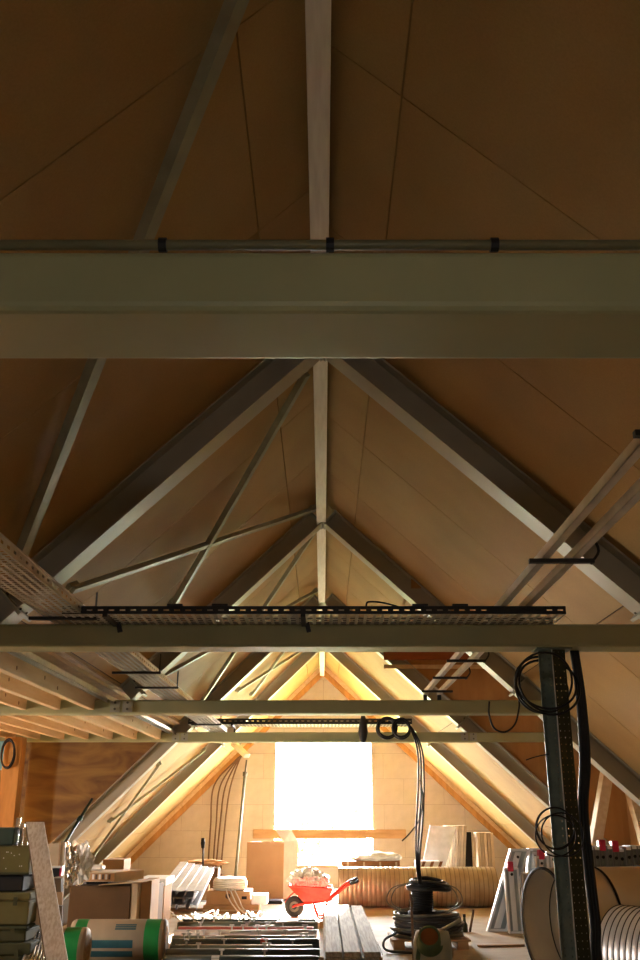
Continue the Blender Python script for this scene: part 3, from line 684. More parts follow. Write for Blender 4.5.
tag(MB().box(a.x+.12, a.x+.42, 14.05, 14.4, zt+.012, zt+.048).build('dark_slab', 'black'), 'black flat slab between the flat carton and big brown box', 'slab')
tag(MB().box(at(88,869,14.5).x, at(105,869,14.5).x, 14.3, 14.55, z1+.004, z1+.07).build('clear_pack', 'clear_plastic', bevel=.02), 'small clear plastic pack on the flat carton', 'pack')
tag(MB().box(at(105,868,17.5).x, at(126,868,17.5).x, 17.3, 17.9, 0, at(0,859,17.5).z).build('plain_carton', 'card', bevel=.006), 'plain tan carton standing behind the flat carton by the left rafter', 'box')
tag(MB().blob(at(80, 862, 13.6), (.17,.14,.24), .5, 11, 4, 2.6).build('silver_bag', 'clear_plastic'), 'crumpled silver plastic bag above big brown box', 'bag')
tag(MB().blob(at(68, 866, 13.2), (.12,.12,.24), .5, 14, 4, 3.0).build('foil_bundle', 'foil'), 'crumpled foil bundle left of the silver plastic bag', 'bundle')
# insulation rolls
def roll(x0, x1, Y, z, r, label, rot=0):
    t = empty('insulation_roll', ((x0+x1)/2, Y, z-r), label, 'roll', 'insulation rolls')
    ax = Vector((1, rot, 0)).normalized(); L = (x1-x0); c = Vector((x0, Y, z))
    MB().lathe(c, ax, [(.0,r*.5),(0,r*.93),(.03,r),(L-.03,r),(L,r*.93),(L,r*.5)], 32).build('wrapper', 'roll_paper', t, True)
    MB().lathe(c+ax*(L-.01), ax, [(0,r*.9),(.02,r*.5),(.016,.01)], 24).build('wool_end', 'wool', t)
    for (s0, s1) in ((.06, .20), (L-.24, L-.06)): MB().lathe(c, ax, [(s0,r*1.006),(s1,r*1.006)], 32).build('green_band', 'green_tape', t, True)
    def arc(u0, u1, a0, a1, nm, m):                    # printed patch, following the wrapper
        vs = []; n = 8; up = Vector((0,0,1)); fr = Vector((0,-1,0)) - ax*ax.dot(Vector((0,-1,0))); fr.normalize()
        for i in range(n+1):
            an = a0+(a1-a0)*i/n; v = (fr*math.cos(an)+up*math.sin(an))*r*1.008
            vs += [c+ax*u0+v, c+ax*u1+v]
        MB().add(vs, [(2*i, 2*i+1, 2*i+3, 2*i+2) for i in range(n)]).build(nm, m, t, solid=.001)
    arc(L*.18, L*.68, -.25, .12, 'printed_band', 'teal_print'); arc(L*.18, L*.68, -.75, -.4, 'printed_band', 'teal_print')
    for q in range(3): arc(L*.48, L*.70, .62+.12*q, .70+.12*q, 'printed_line', 'teal_print')
    return t
r = .235
a, b = at(72, 945, 12.6), at(166, 945, 12.6); roll(a.x, b.x, 12.6, r, r, 'brown insulation roll with green bands in front of the big box')
a, b = at(20, 950, 11.75), at(87, 950, 11.75); roll(a.x, b.x, 11.75, r, r, 'nearer insulation roll partly hidden by the leaning chipboard')
# leaning OSB board
A0, A1 = at(26, 822, 10.3), at(43.5, 822, 10.3); B0, B1 = at(46, 960, 9.9), at(67.5, 960, 9.9)
k = A0.z/(A0.z-B0.z); C0 = A0 + (B0-A0)*k; C1 = A1 + (B1-A1)*k
t = empty('chipboard_plank', (C0+C1)/2, 'speckled chipboard plank leaning upright at the left', 'plank')
mb = MB(); n = Vector((0,.022,0)); mb.hexa([C0, C1, C1+n, C0+n, A0, A1, A1+n, A0+n]); mb.build('board', 'osb', t)
MB().hexa([C0-Vector((.012,0,0)), C0-Vector((.001,0,0)), C0-Vector((.001,0,0))+n, C0-Vector((.012,0,0))+n, A0-Vector((.012,0,0)), A0-Vector((.001,0,0)), A0-Vector((.001,0,0))+n, A0-Vector((.012,0,0))+n]).build('dark_edge', 'osb_edge', t)
# olive crates and cases at the left edge
Y = 10.6
def zy(py): return at(0, py, Y).z
def case(x0p, x1p, y0p, y1p, nm, m, label, dep=.5, cat='case', lid=True, yy=Y):
    x0, x1 = at(x0p, y1p, yy).x, at(x1p, y1p, yy).x; z0, z1 = at(0, y1p, yy).z, at(0, y0p, yy).z; z0 = max(z0, 0)
    t = empty(nm, ((x0+x1)/2, yy+dep/2, z0), label, cat)
    MB().box(x0, x1, yy, yy+dep, z0, z0+(z1-z0)*(.74 if lid else 1)).build('body', m, t, bevel=.012)
    if lid:
        MB().box(x0-.008, x1+.008, yy-.008, yy+dep+.008, z0+(z1-z0)*.75, z1).build('lid', m, t, bevel=.012)
        for s in (.25, .75): MB().box(x0+(x1-x0)*s-.02, x0+(x1-x0)*s+.02, yy-.02, yy-.009, z0+(z1-z0)*.6, z0+(z1-z0)*.86).build('latch', 'olive_dark', t)
    return t
t = case(-28, 28.5, 846, 873.5, 'storage_crate', 'olive', 'olive crate with pale specks on top of the left stack', lid=False)
rr = random.Random(4)
for q in range(9):
    x = at(2+rr.random()*22, 860, Y).x; z = zy(850+rr.random()*20)
    MB().lathe((x, Y+.001, z), (0,-1,0), [(0,.007),(.002,.005)], 6, False, True).build('paint_speck', 'paper_white', t)
MB().box(at(-28,872,Y).x-.01, at(28.5,872,Y).x+.01, Y-.015, Y+.5, zy(874.5), zy(872.5)).build('bottom_rim', 'olive_dark', t)
case(-28, 22, 876, 891.5, 'tool_bag', 'black', 'black tool bag between the olive crates at left', lid=False, cat='bag')
case(-28, 27, 892.5, 925, 'storage_crate', 'olive', 'olive crate with lid in the middle of left stack', cat='case')
case(-28, 25, 926, 942, 'storage_crate', 'olive_dark', 'dark ribbed crate below the middle olive crate at left')
case(-28, 24, 943, 1010, 'storage_crate', 'olive_dark', 'lowest dark crate of the left stack')
case(-20, 13, 828, 845, 'tool_case', 'dark_green', 'dark green case on top of the speckled olive crate', lid=False)
t = empty('metal_offcut', at(20, 845, 10.8), 'shiny bent sheet metal offcut standing behind the chipboard plank', 'offcut')
for q, (p, w) in enumerate(((16, 4), (20, 4), (24, 3))):
    A, B = at(p-1+q, 845.5, 10.75), at(p+3, 818+q*5, 10.75); MB().bar(A, B, .05, .012, (0,1,0)).build('strip', 'foil', t)
t = empty('open_carton', at(56, 880, 11.5), 'pale open carton flap behind the chipboard plank', 'box')
P = [at(47, 885, 11.6), at(63, 885, 11.6), at(65, 842, 11.6), at(47.5, 844, 11.6)]
bx8(MB(), P, .05).build('body', 'card_light', t); bx8(MB(), [at(58,868,11.59), at(58.8,868,11.59), at(60.5,842,11.59), at(59.7,842,11.59)], .005).build('fold_line', 'card', t)
bx8(MB(), [at(47,905,11.6), at(62,905,11.6), at(63,886,11.6), at(47,886,11.6)], .05).build('lower_body', 'card', t); bx8(MB(), [at(47,975,11.6), at(60,975,11.6), at(62,906,11.6), at(47,906,11.6)], .05).build('base', 'card_dark', t)
t = empty('drill_case', at(55, 876, 11.4), 'small dark red case in front of the pale open carton', 'case')
bx8(MB(), [at(49,878,11.45), at(60.5,876,11.45), at(62,866,11.45), at(51,869,11.45)], .1).build('body', 'black', t); bx8(MB(), [at(59,876.5,11.44), at(61,876,11.44), at(62,866,11.44), at(60,866.5,11.44)], .12).build('edge', 'cap_red', t); MB().box(at(50,869,11.44).x, at(61,869,11.44).x, 11.44, 11.55, at(0,868,11.44).z, at(0,866.4,11.44).z).build('lid', 'paper_white', t)
bx8(MB(), [at(49,892,11.45), at(61,892,11.45), at(61,878.5,11.45), at(49,878.5,11.45)], .1).build('stand', 'card_dark', t)
t = empty('folded_carton', at(34, 930, 10.9), 'pale folded carton sheet left of the chipboard plank', 'carton')
bx8(MB(), [at(27.5,923,10.9), at(42,926,10.9), at(40,900,10.9), at(30,901,10.9)], .03).build('sheet', 'card_light', t); bx8(MB(), [at(26,923,10.92), at(28,923,10.92), at(31,900,10.92), at(29.5,900,10.92)], .03).build('edge', 'card', t)
for k in range(6):
    A, B = at(24+k*3.0, 962+k*1.0, 10.5), at(33+k*3.2, 926+k*2.5, 11.1); A = A + (A-B)*.35
    tag(MB().tube([A, B], .022, 8).build('foil_pipe', 'foil', smooth=True), ('first', 'second', 'third', 'fourth', 'fifth', 'sixth')[k]+' from left of the silvery pipes lying beside the left crates', 'pipe', 'silvery pipes at left')
# ------------------------------------------------------------------ pipes and rods laid out on the floor
rr = random.Random(12)
def pz(y): return .05+(y-11.8)*.03                     # top of the sloping bearers
for k, px in enumerate((195, 245, 295)):
    x = at(px, 930, 15).x; a, b = 11.7, 15.25
    MBb = MB().hexa([(x-.05,a,0),(x+.05,a,0),(x+.05,b,0),(x-.05,b,0),(x-.05,a,pz(a)),(x+.05,a,pz(a)),(x+.05,b,pz(b)),(x-.05,b,pz(b))])
    tag(MBb.build('bearer_beam', 'plank_wood'), ('left', 'middle', 'right')[k]+' wooden bearer beneath the rows of pipes', 'bearer', 'bearers under pipes')
cols_ = ['pipe_dark', 'pipe_green', 'pipe_dark', 'pipe_dark', 'pipe_green', 'pipe_pale', 'pipe_dark', 'pipe_pale', 'pipe_green', 'pipe_pink', 'pipe_pale', 'galv', 'pipe_red', 'pipe_pink', 'pipe_green', 'pipe_pale', 'pipe_dark', 'pipe_pale']
pn = {'pipe_dark': 'dark', 'pipe_green': 'olive grey', 'pipe_pale': 'pale', 'pipe_pink': 'pinkish', 'pipe_red': 'red', 'galv': 'galvanised'}
ords = 'nearest second third fourth fifth sixth seventh eighth ninth tenth eleventh twelfth thirteenth fourteenth fifteenth sixteenth seventeenth farthest'.split()
for k, m in enumerate(cols_):
    ypos = 11.9+.185*k; f = k/17; rad = (.05, .04, .058, .045)[k % 4]; z = pz(ypos)+rad+.004
    x0 = at(167+18*f+rr.uniform(-5,5), 940, ypos).x; x1 = at(318+rr.uniform(-6,4)-3*f, 940, ypos).x
    t = empty('pipe', ((x0+x1)/2, ypos, z-rad), '%s pipe lying crosswise, %s of the rows before the wheelbarrow' % (pn[m], ords[k]), 'pipe', 'rows of pipes')
    MB().tube([(x0, ypos, z), (x1, ypos, z)], rad, 10).build('tube', m, t, True)
    for q in range(1 + (k > 2) + (k > 6)):
        xc = x0 + (x1-x0)*(.06+.88*rr.random())
        MB().box(xc-.010, xc+.010, ypos-.012, ypos+.012, z+rad*.8, z+rad+.06).box(xc-.03, xc+.03, ypos-.012, ypos+.012, z+rad+.045, z+rad+.062).build('clip', 'cable_white', t)
    if k % 3 == 0: MB().lathe((x0+(x1-x0)*(.3+.05*k%.5), ypos, z), (1,0,0), [(0,rad+.002),(.09,rad+.002)], 10).build('sleeve', 'pipe_red' if k > 3 else 'paper_white', t, True)
for q in range(4):                                     # pale profiles lying loose on top
    y9 = 13.0+.45*q; A = Vector((-1.5+.28*q, y9, pz(y9)+.13)); B = Vector((-1.26+.3*q, y9+.12, pz(y9+.12)+.13))
    tag(MB().bar(A, B, .045, .02).build('loose_profile', 'stud_pale'), ('first', 'second', 'third', 'fourth')[q]+' from left of the pale profile offcuts lying on the pipes', 'offcut', 'profile offcuts on the pipes')
for q in range(9):                                     # tangled white cables
    x0 = 170+q*9; P = []
    for s in range(7): P.append(gr(x0+s*6+rr.uniform(-7,7), 919-rr.uniform(0,7)+(4 if s % 2 else -2), .05+rr.random()*.2))
    tag(MB().tube(curve(P, 6), .009, 5).build('loose_cable', 'cable_white', smooth=True), ('leftmost','second','third','fourth','fifth','sixth','seventh','eighth','rightmost')[q]+' from left of the whitish cables tangled before the small cartons' if q not in (0, 8) else ('leftmost', 'rightmost')[q//8]+' of the whitish cables tangled before the small cartons', 'cable', 'tangled whitish cables')
for q in range(3):
    P = [at(226+q*4, 889, 17.95), at(229+q*5, 899, 17.9), at(235+q*4, 908, 17.8), gr(243+q*5, 917, .03)]
    tag(MB().tube(curve(P, 6), .012, 5).build('reel_cable', 'cable_white', smooth=True), ('left', 'middle', 'right')[q]+' of three cable ends hanging from the white reel', 'cable', 'cable ends from the reel')
# ------------------------------------------------------------------ wheelbarrow
Y = 17.6
wb_ = empty('wheelbarrow', at(310, 917, Y), 'red wheelbarrow loaded with white rubble sacks in front of window', 'wheelbarrow')
def w(px, py, dy=0): p = at(px, py, Y); return Vector((p.x, Y+dy, p.z))
tp = [w(289.5, 884.5), w(332, 887)]; bt = [w(303.5, 900), w(328.5, 899)]
mb = MB(); hw, hb = .33, .20
outer = [w(289.5,884.5,-hw), w(332,887,-hw), w(332,887,hw), w(289.5,884.5,hw)]; inner = [w(303.5,900,-hb), w(328.5,899,-hb), w(328.5,899,hb), w(303.5,900,hb)]
mb.add(outer+inner, [(0,1,5,4),(1,2,6,5),(2,3,7,6),(3,0,4,7),(4,5,6,7)]); tray = mb.build('tray', 'red_paint', wb_, solid=.012)
MB().tube(outer, .014, 6, True).build('rim', 'red_paint', tray, True)
gz = w(294.4, 905.6).z; cx = w(294.4, 905.6).x; wr = .17
wh = MB().lathe((cx, Y-.045, wr), (0,1,0), [(0,wr*.5),(0,wr*.85),(.02,wr*.98),(.045,wr),(.07,wr*.98),(.09,wr*.85),(.09,wr*.5)], 28).build('wheel', 'tyre', wb_, True)
MB().lathe((cx, Y-.03, wr), (0,1,0), [(.015,.02),(.015,wr*.36),(0,wr*.42),(.008,wr*.52),(.052,wr*.52),(.06,wr*.42),(.045,wr*.36),(.045,.02)], 24).build('rim_disc', 'hub', wh)
MB().lathe((cx, Y-.06, wr), (0,1,0), [(0,.045),(.12,.045)], 12, True, True).build('hub', 'rubber_grey', wh)
for s in (-1, 1):
    dy = s*.12
    fr = MB().tube(curve([Vector((cx-.03, Y+s*.07, wr+.0)), w(300,904,s*.10), w(326,900,s*.20), w(334,895,s*.25), w(345,885.5,s*.29), w(352,881.5,s*.30)], 5), .020, 8).build('frame_tube', 'red_paint', wb_, True)
    MB().tube([w(349.5,882.5,s*.297), w(358,879.5,s*.31)], .024, 8).build('grip', 'rubber', fr, True)
    lp = [w(312,901,s*.2), w(315,908,s*.22), w(318.5,915,s*.22), w(322,914,s*.22), w(325,908,s*.21), w(327,899.5,s*.2)]
    lp = [w(313,901,s*.2), Vector((w(316,910).x, Y+s*.22, .09)), Vector((w(318.5,916).x, Y+s*.22, .02)), Vector((w(323,916).x, Y+s*.22, .02)), Vector((w(325,910).x, Y+s*.22, .10)), w(328,899,s*.2)]
    MB().tube(curve(lp, 5), .017, 8).build('leg', 'red_paint', wb_, True)
MB().tube(curve([w(285,903), w(290,896), w(296,891)], 5), .014, 6).build('front_guard', 'red_paint', wb_, True)
for q, (px, py, rx, rz, lab) in enumerate(((298, 879, .15, .12, 'leftmost white rubble sack in the wheelbarrow'), (309, 877, .17, .14, 'largest white rubble sack heaped in middle of wheelbarrow'), (320, 880, .14, .11, 'white rubble sack at the handle end of the wheelbarrow'))):
    p = w(px, py); tag(MB().blob(p, (rx, .2, rz), .55, q+20, 4, 2.4).build('rubble_sack', 'bag_white'), lab, 'sack', 'sacks in the wheelbarrow')
p = w(325, 876); tag(MB().obox(p, (.07,0,-.03), (0,.06,.02), (.01,.01,.012)).build('yellow_scrap', 'leaf_yellow'), 'yellow scrap lying on the sacks in the wheelbarrow', 'scrap')
tag(MB().box(w(283,917).x, w(315,917).x, 16.95+.4, 18.3, .0, .012).build('plywood_sheet_offcut', 'floor_board'), 'thin plywood offcut lying under the wheelbarrow wheel', 'sheet')
# ------------------------------------------------------------------ grey planks
xs = (.02, .225, .43); labs = ('left', 'middle', 'right')
for yy, n in ((12.2, 'near'), (16.0, 'far')):
    tag(MB().box(-.05, .70, yy, yy+.1, 0, .10).build('bearer_beam', 'plank_wood'), n + ' bearer beneath the grey planks', 'bearer')
for L in range(3):
    for k, x in enumerate(xs):
        dy = rr.uniform(-.25, .25); dx = rr.uniform(-.015, .015) - .015*L*0
        z0 = .102+.058*L; e = rr.uniform(-.02, .02)
        mb = MB().hexa([(x+dx,11.3,z0),(x+dx+.185,11.3,z0),(x+dx+.185+e,16.5+dy,z0),(x+dx+e,16.5+dy,z0),(x+dx,11.3,z0+.055),(x+dx+.185,11.3,z0+.055),(x+dx+.185+e,16.5+dy,z0+.055),(x+dx+e,16.5+dy,z0+.055)])
        tag(mb.build('grey_plank', 'plank_grey', bevel=.006), 'weathered grey plank, %s one in %s layer of the plank stack beside the pipes' % (labs[k], ('bottom', 'middle', 'top')[L]), 'plank', 'grey planks')
# ------------------------------------------------------------------ long ribbed duct, wrapped pack, leaning panels
Y = 19.4; R = .355; a, b = at(339, 890, Y-.2).x, at(497, 890, Y-.2).x
t = empty('ribbed_duct', ((a+b)/2, Y, 0), 'long tan spiral ribbed duct lying across the floor', 'duct')
n = 34; prof = []
for k in range(n):
    u = (b-a)*k/n; dlt = (b-a)/n; prof += [(u, R-.012), (u+dlt*.15, R-.002), (u+dlt*.85, R-.002)]
prof.append((b-a, R-.012))
MB().lathe((a, Y, R), (1,0,0), prof, 40).build('shell', 'flex', t, True)
for k in range(n+1):
    u = (b-a)*k/n; MB().lathe((a+u-.008, Y, R), (1,0,0), [(0,R-.003),(.008,R+.002),(.016,R-.003)], 40).build('rib', 'flex_rib', t, True)
MB().lathe((a, Y, R), (1,0,0), [(0,R-.02),(.02,.02)], 30).build('end_cover', 'black', t)
Y = 20.6; a, b = at(342, 865, Y).x, at(400, 865, Y).x
t = empty('wrapped_pack', ((a+b)/2, Y, 0), 'brown pack under clear plastic film behind the ribbed duct', 'pack')
zt = at(0, 861, Y).z; MB().box(a, b, Y, Y+.7, 0, zt).build('body', 'brown_strip', t, bevel=.01)
for q in range(4): MB().box(a+.1+q*.33, a+.14+q*.33, Y-.006, Y, .3, zt-.02).build('strap', 'panel_edge', t)
MB().blob(((a+b)/2+.15, Y+.35, zt+.05), ((b-a)/2-.1, .36, .11), .25, 31, 4, 3).build('plastic_film', 'clear_plastic', t, True)
def panelpack(px0, px1, pyt, pyb, n, Y, lean, m0, label, first_white):
    a, b = at(px0, pyb, Y).x, at(px1, pyb, Y).x; z1 = at(0, pyt, Y).z; wd = (b-a)/n
    t = empty('panel_pack', ((a+b)/2, Y, 0), label, 'panels')
    for k in range(n):
        x0 = a+wd*k; p = [Vector((x0+.006, Y, 0)), Vector((x0+wd-.004, Y, 0)), Vector((x0+wd-.004+lean, Y+.25, z1)), Vector((x0+.006+lean, Y+.25, z1))]
        bx8(MB(), p, .5).build('panel', m0 if k % 2 == 0 else 'panel_edge', t)
    return t
Y = 20.9
t = panelpack(441, 463, 826, 868, 8, Y, .16, 'card_light', 'pack of thin board panels leaning beside the big white sheet', True)
P = [at(421, 872, Y-.12), at(444, 872, Y-.12), at(456, 827, Y+.05), at(430, 825.5, Y+.05)]
dn = (P[0]-P[3]); k = P[3].z/(-dn.z); 
Q = [P[3]+dn*k, P[2]+(P[1]-P[2])*(P[2].z/(P[2].z-P[1].z)), P[2], P[3]]
tag(bx8(MB(), Q, .03).build('white_sheet', 'sheet_white'), 'big white sheet leaning behind the ribbed duct', 'sheet')
panelpack(479, 496, 833, 870, 5, Y+.1, .03, 'card_light', 'smaller pack of upright board panels at right behind the duct', False)
tag(MB().box(at(466,870,Y+.15).x, at(477.5,870,Y+.15).x, Y+.78, Y+.9, 0, at(0,832,Y+.8).z).build('gap_shade', 'black'), 'black sheet for the shaded gap between the two packs of board panels', 'board')  # shade of the dark gap, put in as a flat black sheet
t = empty('striped_carton', at(428, 872, 20.1), 'small pale carton with brown stripes behind the ribbed duct', 'box')
a, b = at(416, 872, 20.2).x, at(440, 872, 20.2).x; z0, z1 = 0, at(0, 861, 20.2).z
MB().box(a, b, 20.15, 20.5, z0, z1).build('body', 'paper_white', t, bevel=.01)
for q in range(3):
    x = a+.10+q*.17; bx8(MB(), [Vector((x-.05,20.142,z1-.22)), Vector((x+.01,20.142,z1-.22)), Vector((x+.10,20.142,z1-.005)), Vector((x+.04,20.142,z1-.005))], .006).build('stripe', 'brown_strip', t)
# ------------------------------------------------------------------ cable drum on a pallet
Y = 14.0; c = at(428, 940, Y); c.z = 0
pal = empty('pallet', c, 'small wooden pallet under the black cable coils', 'pallet')
for q in (-.42, 0, .42): MB().box(c.x+q-.07, c.x+q+.07, Y-.4, Y+.4, 0, .10).build('block', 'plank_wood', pal)
for q in range(5): MB().box(c.x-.52, c.x+.52, Y-.42+q*.175, Y-.28+q*.175, .102, .125).build('slat', 'plank_wood', pal)
t = empty('cable_coil', c+Vector((0,0,.126)), 'wide stack of thick black cable coils lying on the pallet', 'cable coil')
for k in range(13):
    R = .47-.02*(k % 3)-.012*(k//4); z = .15+.021*k; ox, oy = rr.uniform(-.025,.025), rr.uniform(-.025,.025); ph = rr.random()*6
    pts = [Vector((c.x+ox+R*math.cos(q*math.pi/22), Y+oy+R*.92*math.sin(q*math.pi/22), z+.012*math.sin(q*math.pi/22*2+ph))) for q in range(44)]
    MB().tube(pts, .021, 7, True).build('loop', 'rubber_grey' if k % 4 else 'galv_dark', t, True)
t = empty('cable_drum', c+Vector((0,0,.43)), 'black cable drum topped by loose black cable above the coils', 'drum')
cz = at(0, 890, Y).z
MB().lathe((c.x-.06, Y, .13), (0,0,1), [(0,.15),(0,.2),(.3,.2),(.3,.135),(cz-.13,.135),(cz-.13,.0)], 28).build('core', 'black', t, True)
for k in range(9): MB().tube([(c.x-.06+.14*math.cos(q*math.pi/12), Y+.14*math.sin(q*math.pi/12), .46+.03*k) for q in range(24)], .014, 6, True).build('winding', 'rubber', t, True)
MB().lathe((c.x, Y, cz), (0,0,1), [(0,.05),(0,.26),(.02,.27),(.04,.26),(.04,.05)], 24).build('flange', 'rubber_grey', t, True)
for k in range(8):
    R = .26-.018*(k % 4); ox = rr.uniform(-.03,.06); z = cz+.05+.012*k
    pts = [Vector((c.x+.02+ox+R*1.05*math.cos(q*math.pi/16), Y+R*math.sin(q*math.pi/16), z+.02*math.sin(q*math.pi/16+k)-.04*max(0, math.cos(q*math.pi/16)))) for q in range(32)]
    MB().tube(pts, .018, 6, True).build('top_cable', 'rubber', t, True)
for k in range(4):
    P = [c+Vector((.1+.02*k, -.1, .80)), c+Vector((.34+.03*k, -.15, .72)), c+Vector((.40+.03*k, -.2, .55)), c+Vector((.22+.02*k, -.3, .44))]
    if k % 2: P = [Vector((2*c.x-p.x-.06, p.y, p.z)) for p in P]
    MB().tube(curve(P, 6), .008, 6).build('loose_wire', 'galv_dark', t, True)
tag(MB().tube(curve([c+Vector((-.45,-.35,.2)), c+Vector((-.62,-.45,.12)), c+Vector((-.60,-.65,.03)), c+Vector((-.3,-.8,.02)), c+Vector((.05,-.85,.02))], 6), .016, 6).build('cable_tail', 'rubber_grey', smooth=True), 'grey cable end looping on floor before the pallet', 'cable')
# green machine, bottle, sticks
Y = 12.0; p = at(433, 960, Y)
t = empty('pump', (p.x, Y, 0), 'pale green canister with tilted dark green cap before the cable drum', 'canister')
MB().lathe((p.x, Y, 0), (0,0,1), [(0,.02),(0,.21),(.03,.225),(.30,.22),(.40,.19),(.42,.12),(.42,.02)], 28).build('body', 'pump_pale', t, True)
hd = at(430, 945, Y-.12); ax = Vector((-.10, -.75, .52)).normalized(); hd = hd - ax*.0
cap = MB().lathe(hd, ax, [(-.12,.02),(-.12,.13),(.02,.135),(.03,.155),(.05,.155),(.06,.13),(.20,.125),(.20,.105),(.185,.10),(.18,.0)], 28).build('cap', 'pump_green', t, True)
MB().lathe(hd+ax*.186, ax, [(0,.0),(.0,.10)], 24).build('filter_face', 'brown_strip', cap)
MB().tube([Vector((p.x+.08, Y-.02, .40)), Vector((p.x+.26, Y-.05, .49)), Vector((p.x+.33, Y-.06, .53))], .022, 8).build('spout', 'pump_pale', t, True)
MB().bar((p.x-.19, Y-.14, .12), (p.x-.13, Y-.14, .45), .05, .03, (0,1,0)).build('bracket', 'pump_green', t)
Y2 = 12.3; a = at(411, 894, Y2); tag(MB().tube([Vector((at(414, 970, Y2).x, Y2, 0)), a], .017, 8).build('rusty_rod', 'rust', smooth=True), 'thin rusty rod standing upright before the cable drum', 'rod')
p = gr(465, 932); t = empty('bottle', p, 'small dark bottle standing on floor right of the cable drum', 'bottle')
MB().lathe(p, (0,0,1), [(0,.01),(0,.045),(.10,.045),(.14,.022),(.21,.02),(.21,.0)], 16).build('glass', 'olive_dark', t, True); MB().lathe(p+Vector((0,0,.205)), (0,0,1), [(0,.024),(.04,.024),(.04,0)], 12).build('cap', 'black', t, True)
p = gr(470, 932); tag(MB().tube(curve([p, p+Vector((.03,0,.14)), p+Vector((.06,0,.26)), p+Vector((.065,0,.31))], 4), [.018]*12+[.022], 7).build('bent_stick', 'rust', smooth=True), 'bent brown stick standing beside the small bottle', 'stick')
a, b = gr(478, 947), gr(524, 946); tag(MB().bar(a+Vector((0,0,.012)), b+Vector((0,0,.012)), .06, .024).build('batten', 'plank_wood'), 'thin wooden batten lying on floor by the radiators', 'batten')
a, b = gr(440, 917), gr(492, 917)
# ------------------------------------------------------------------ radiators
def radiator(x0, w_, Y, dep, h, lean, label, cap=None, dark=False):
    t = empty('radiator', (x0, Y, 0), label, 'radiator', 'stored radiators'); L = Vector((lean, 0, h)); f = .03
    def q(u0, u1, v0, v1): return [Vector((x0+u*w_, Y, 0)) + L*v for u, v in ((u0,v0),(u1,v0),(u1,v1),(u0,v1))]
    bx8(MB(), [p+Vector((0,.02,0)) for p in q(.12,.88,.02,.98)], dep-.02).build('core', 'radiator_dark' if dark else 'radiator_inner', t)
    fm = 'radiator_dark' if dark else 'radiator'
    for (a, b, c_, d_) in ((0,.12,0,1), (.88,1,0,1), (.12,.88,0,.03), (.12,.88,.97,1)): bx8(MB(), q(a,b,c_,d_), dep).build('frame_side', fm if not (dark and c_ == .97) else 'radiator', t)
    bx8(MB(), [p+Vector((0,.005,0)) for p in q(.3,.62,.04,.96)], dep-.1).build('fin', 'radiator' if not dark else 'galv_dark', t)
    MB().lathe(Vector((x0+w_*.5, Y+.004, 0))+L*.9, (0,-1,0), [(0,.022),(.006,.02)], 10, False, True).build('port', 'black', t)
    if cap:
        c = Vector((x0+w_*cap, Y+.06, 0))+L; MB().box(c.x-.045, c.x+.045, Y-.01, Y+.12, h-.05, h+.09).build('red_cap', 'cap_red', t, bevel=.01)
    return t
Y = 15.6; x = at(487, 926, Y).x
hh = at(0, 849, Y).z
radiator(x, .30, Y, .12, hh, .43, 'leftmost white radiator, leaning farthest, right of the long duct')
radiator(at(523, 926, Y+.25).x, .22, Y+.25, .12, hh, .17, 'radiator leaning just behind the leftmost one', None)
radiator(at(509, 928, Y-.25).x, .22, Y-.25, .12, at(0,868,Y-.25).z, -.02, 'shorter radiator with red cap in front of the leaning ones', .45)
radiator(at(524, 928, Y-.2).x, .22, Y-.2, .12, at(0,873,Y-.2).z, .02, 'short radiator beside the red capped short one')
radiator(at(537, 926, Y+.1).x, .20, Y+.1, .12, at(0,856,Y+.1).z, .05, 'red capped radiator beside the perforated riser', .5)
radiator(at(551, 926, Y+.3).x, .2, Y+.3, .12, at(0,852,Y+.3).z, .02, 'radiator hidden behind the perforated riser')
Y = 13.3
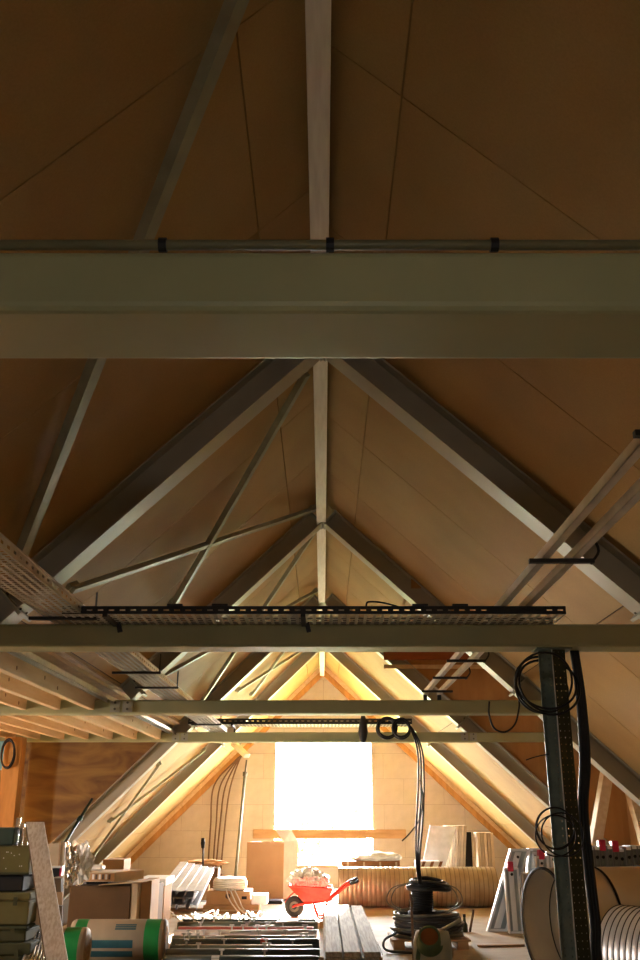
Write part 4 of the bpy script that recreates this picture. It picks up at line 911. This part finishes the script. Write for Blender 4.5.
for k in range(9):
    xx = at(590+k*6.3, 870, Y).x
    radiator(xx, .078, Y+.02*(k % 3), .4, at(0, (847, 847, 847, 846, 848, 849, 847, 846, 846)[k], Y).z, 0, 'dark edged radiator in the row behind the big duct, %s from the cable bundle' % ('first', 'second', 'third', 'fourth', 'fifth', 'sixth', 'seventh', 'eighth', 'ninth')[k], .5 if k in (2, 4) else None, True)
# ------------------------------------------------------------------ big duct and silver spiral duct
c = at(546, 925, 11.3); R = .56; c.z = R; ax = Vector((.965, .26, 0)).normalized()
t = empty('round_duct', (c.x, c.y, 0), 'big open galvanised round duct lying behind the perforated riser', 'duct')
MB().lathe(c, ax, [(0,R),(2.0,R),(2.0,R-.012),(0,R-.012),(0,R)], 56).build('shell', 'duct', t, True)
for u in (0.0, .62, 1.25): MB().lathe(c+ax*u, ax, [(-.012,R-.016),(-.012,R+.012),(.012,R+.012),(.012,R-.016)], 56).build('seam_ring', 'black', t, True)
for u in (.34, .8): MB().lathe(c+ax*u, ax, [(-.008,R-.012),(0,R-.024),(.008,R-.012)], 56).build('inner_seam', 'duct_seam', t, True)
MB().lathe(c+ax*1.98, ax, [(0,R-.012),(0,0)], 40).build('end_cover', 'duct', t)
R = .43; c = at(622, 935, 9.9); c.z = R; ax = Vector((.62, -.78, 0)).normalized()
t = empty('spiral_duct', (c.x, c.y, 0), 'bright silver spiral duct at the lower right corner', 'duct')
prof = []
n = 24; L = 1.5
for k in range(n): prof += [(L*k/n, R-.004), (L*(k+.15)/n, R), (L*(k+.85)/n, R)]
MB().lathe(c, ax, [(0,.0)]+prof+[(L,R-.01)], 56).build('shell', 'spiral', t, True)
for k in range(n+1): MB().lathe(c+ax*(L*k/n), ax, [(-.007,R-.003),(0,R+.006),(.007,R-.003)], 56).build('seam', 'duct_seam', t, True)
# sheet of paper stuck to the last left rafter bay
A = roof(158, 800, -1, .012); B = roof(172, 789, -1, .012); dv = (B-A); nl = Vector((-ML,0,1)).normalized(); sd = nl.cross(dv.normalized())
tag(MB().obox((A+B)/2, dv/2, sd*.14, nl*.003).build('paper_notice', 'paper_white'), 'white paper sheet stuck low on the left roof near the end wall', 'paper')
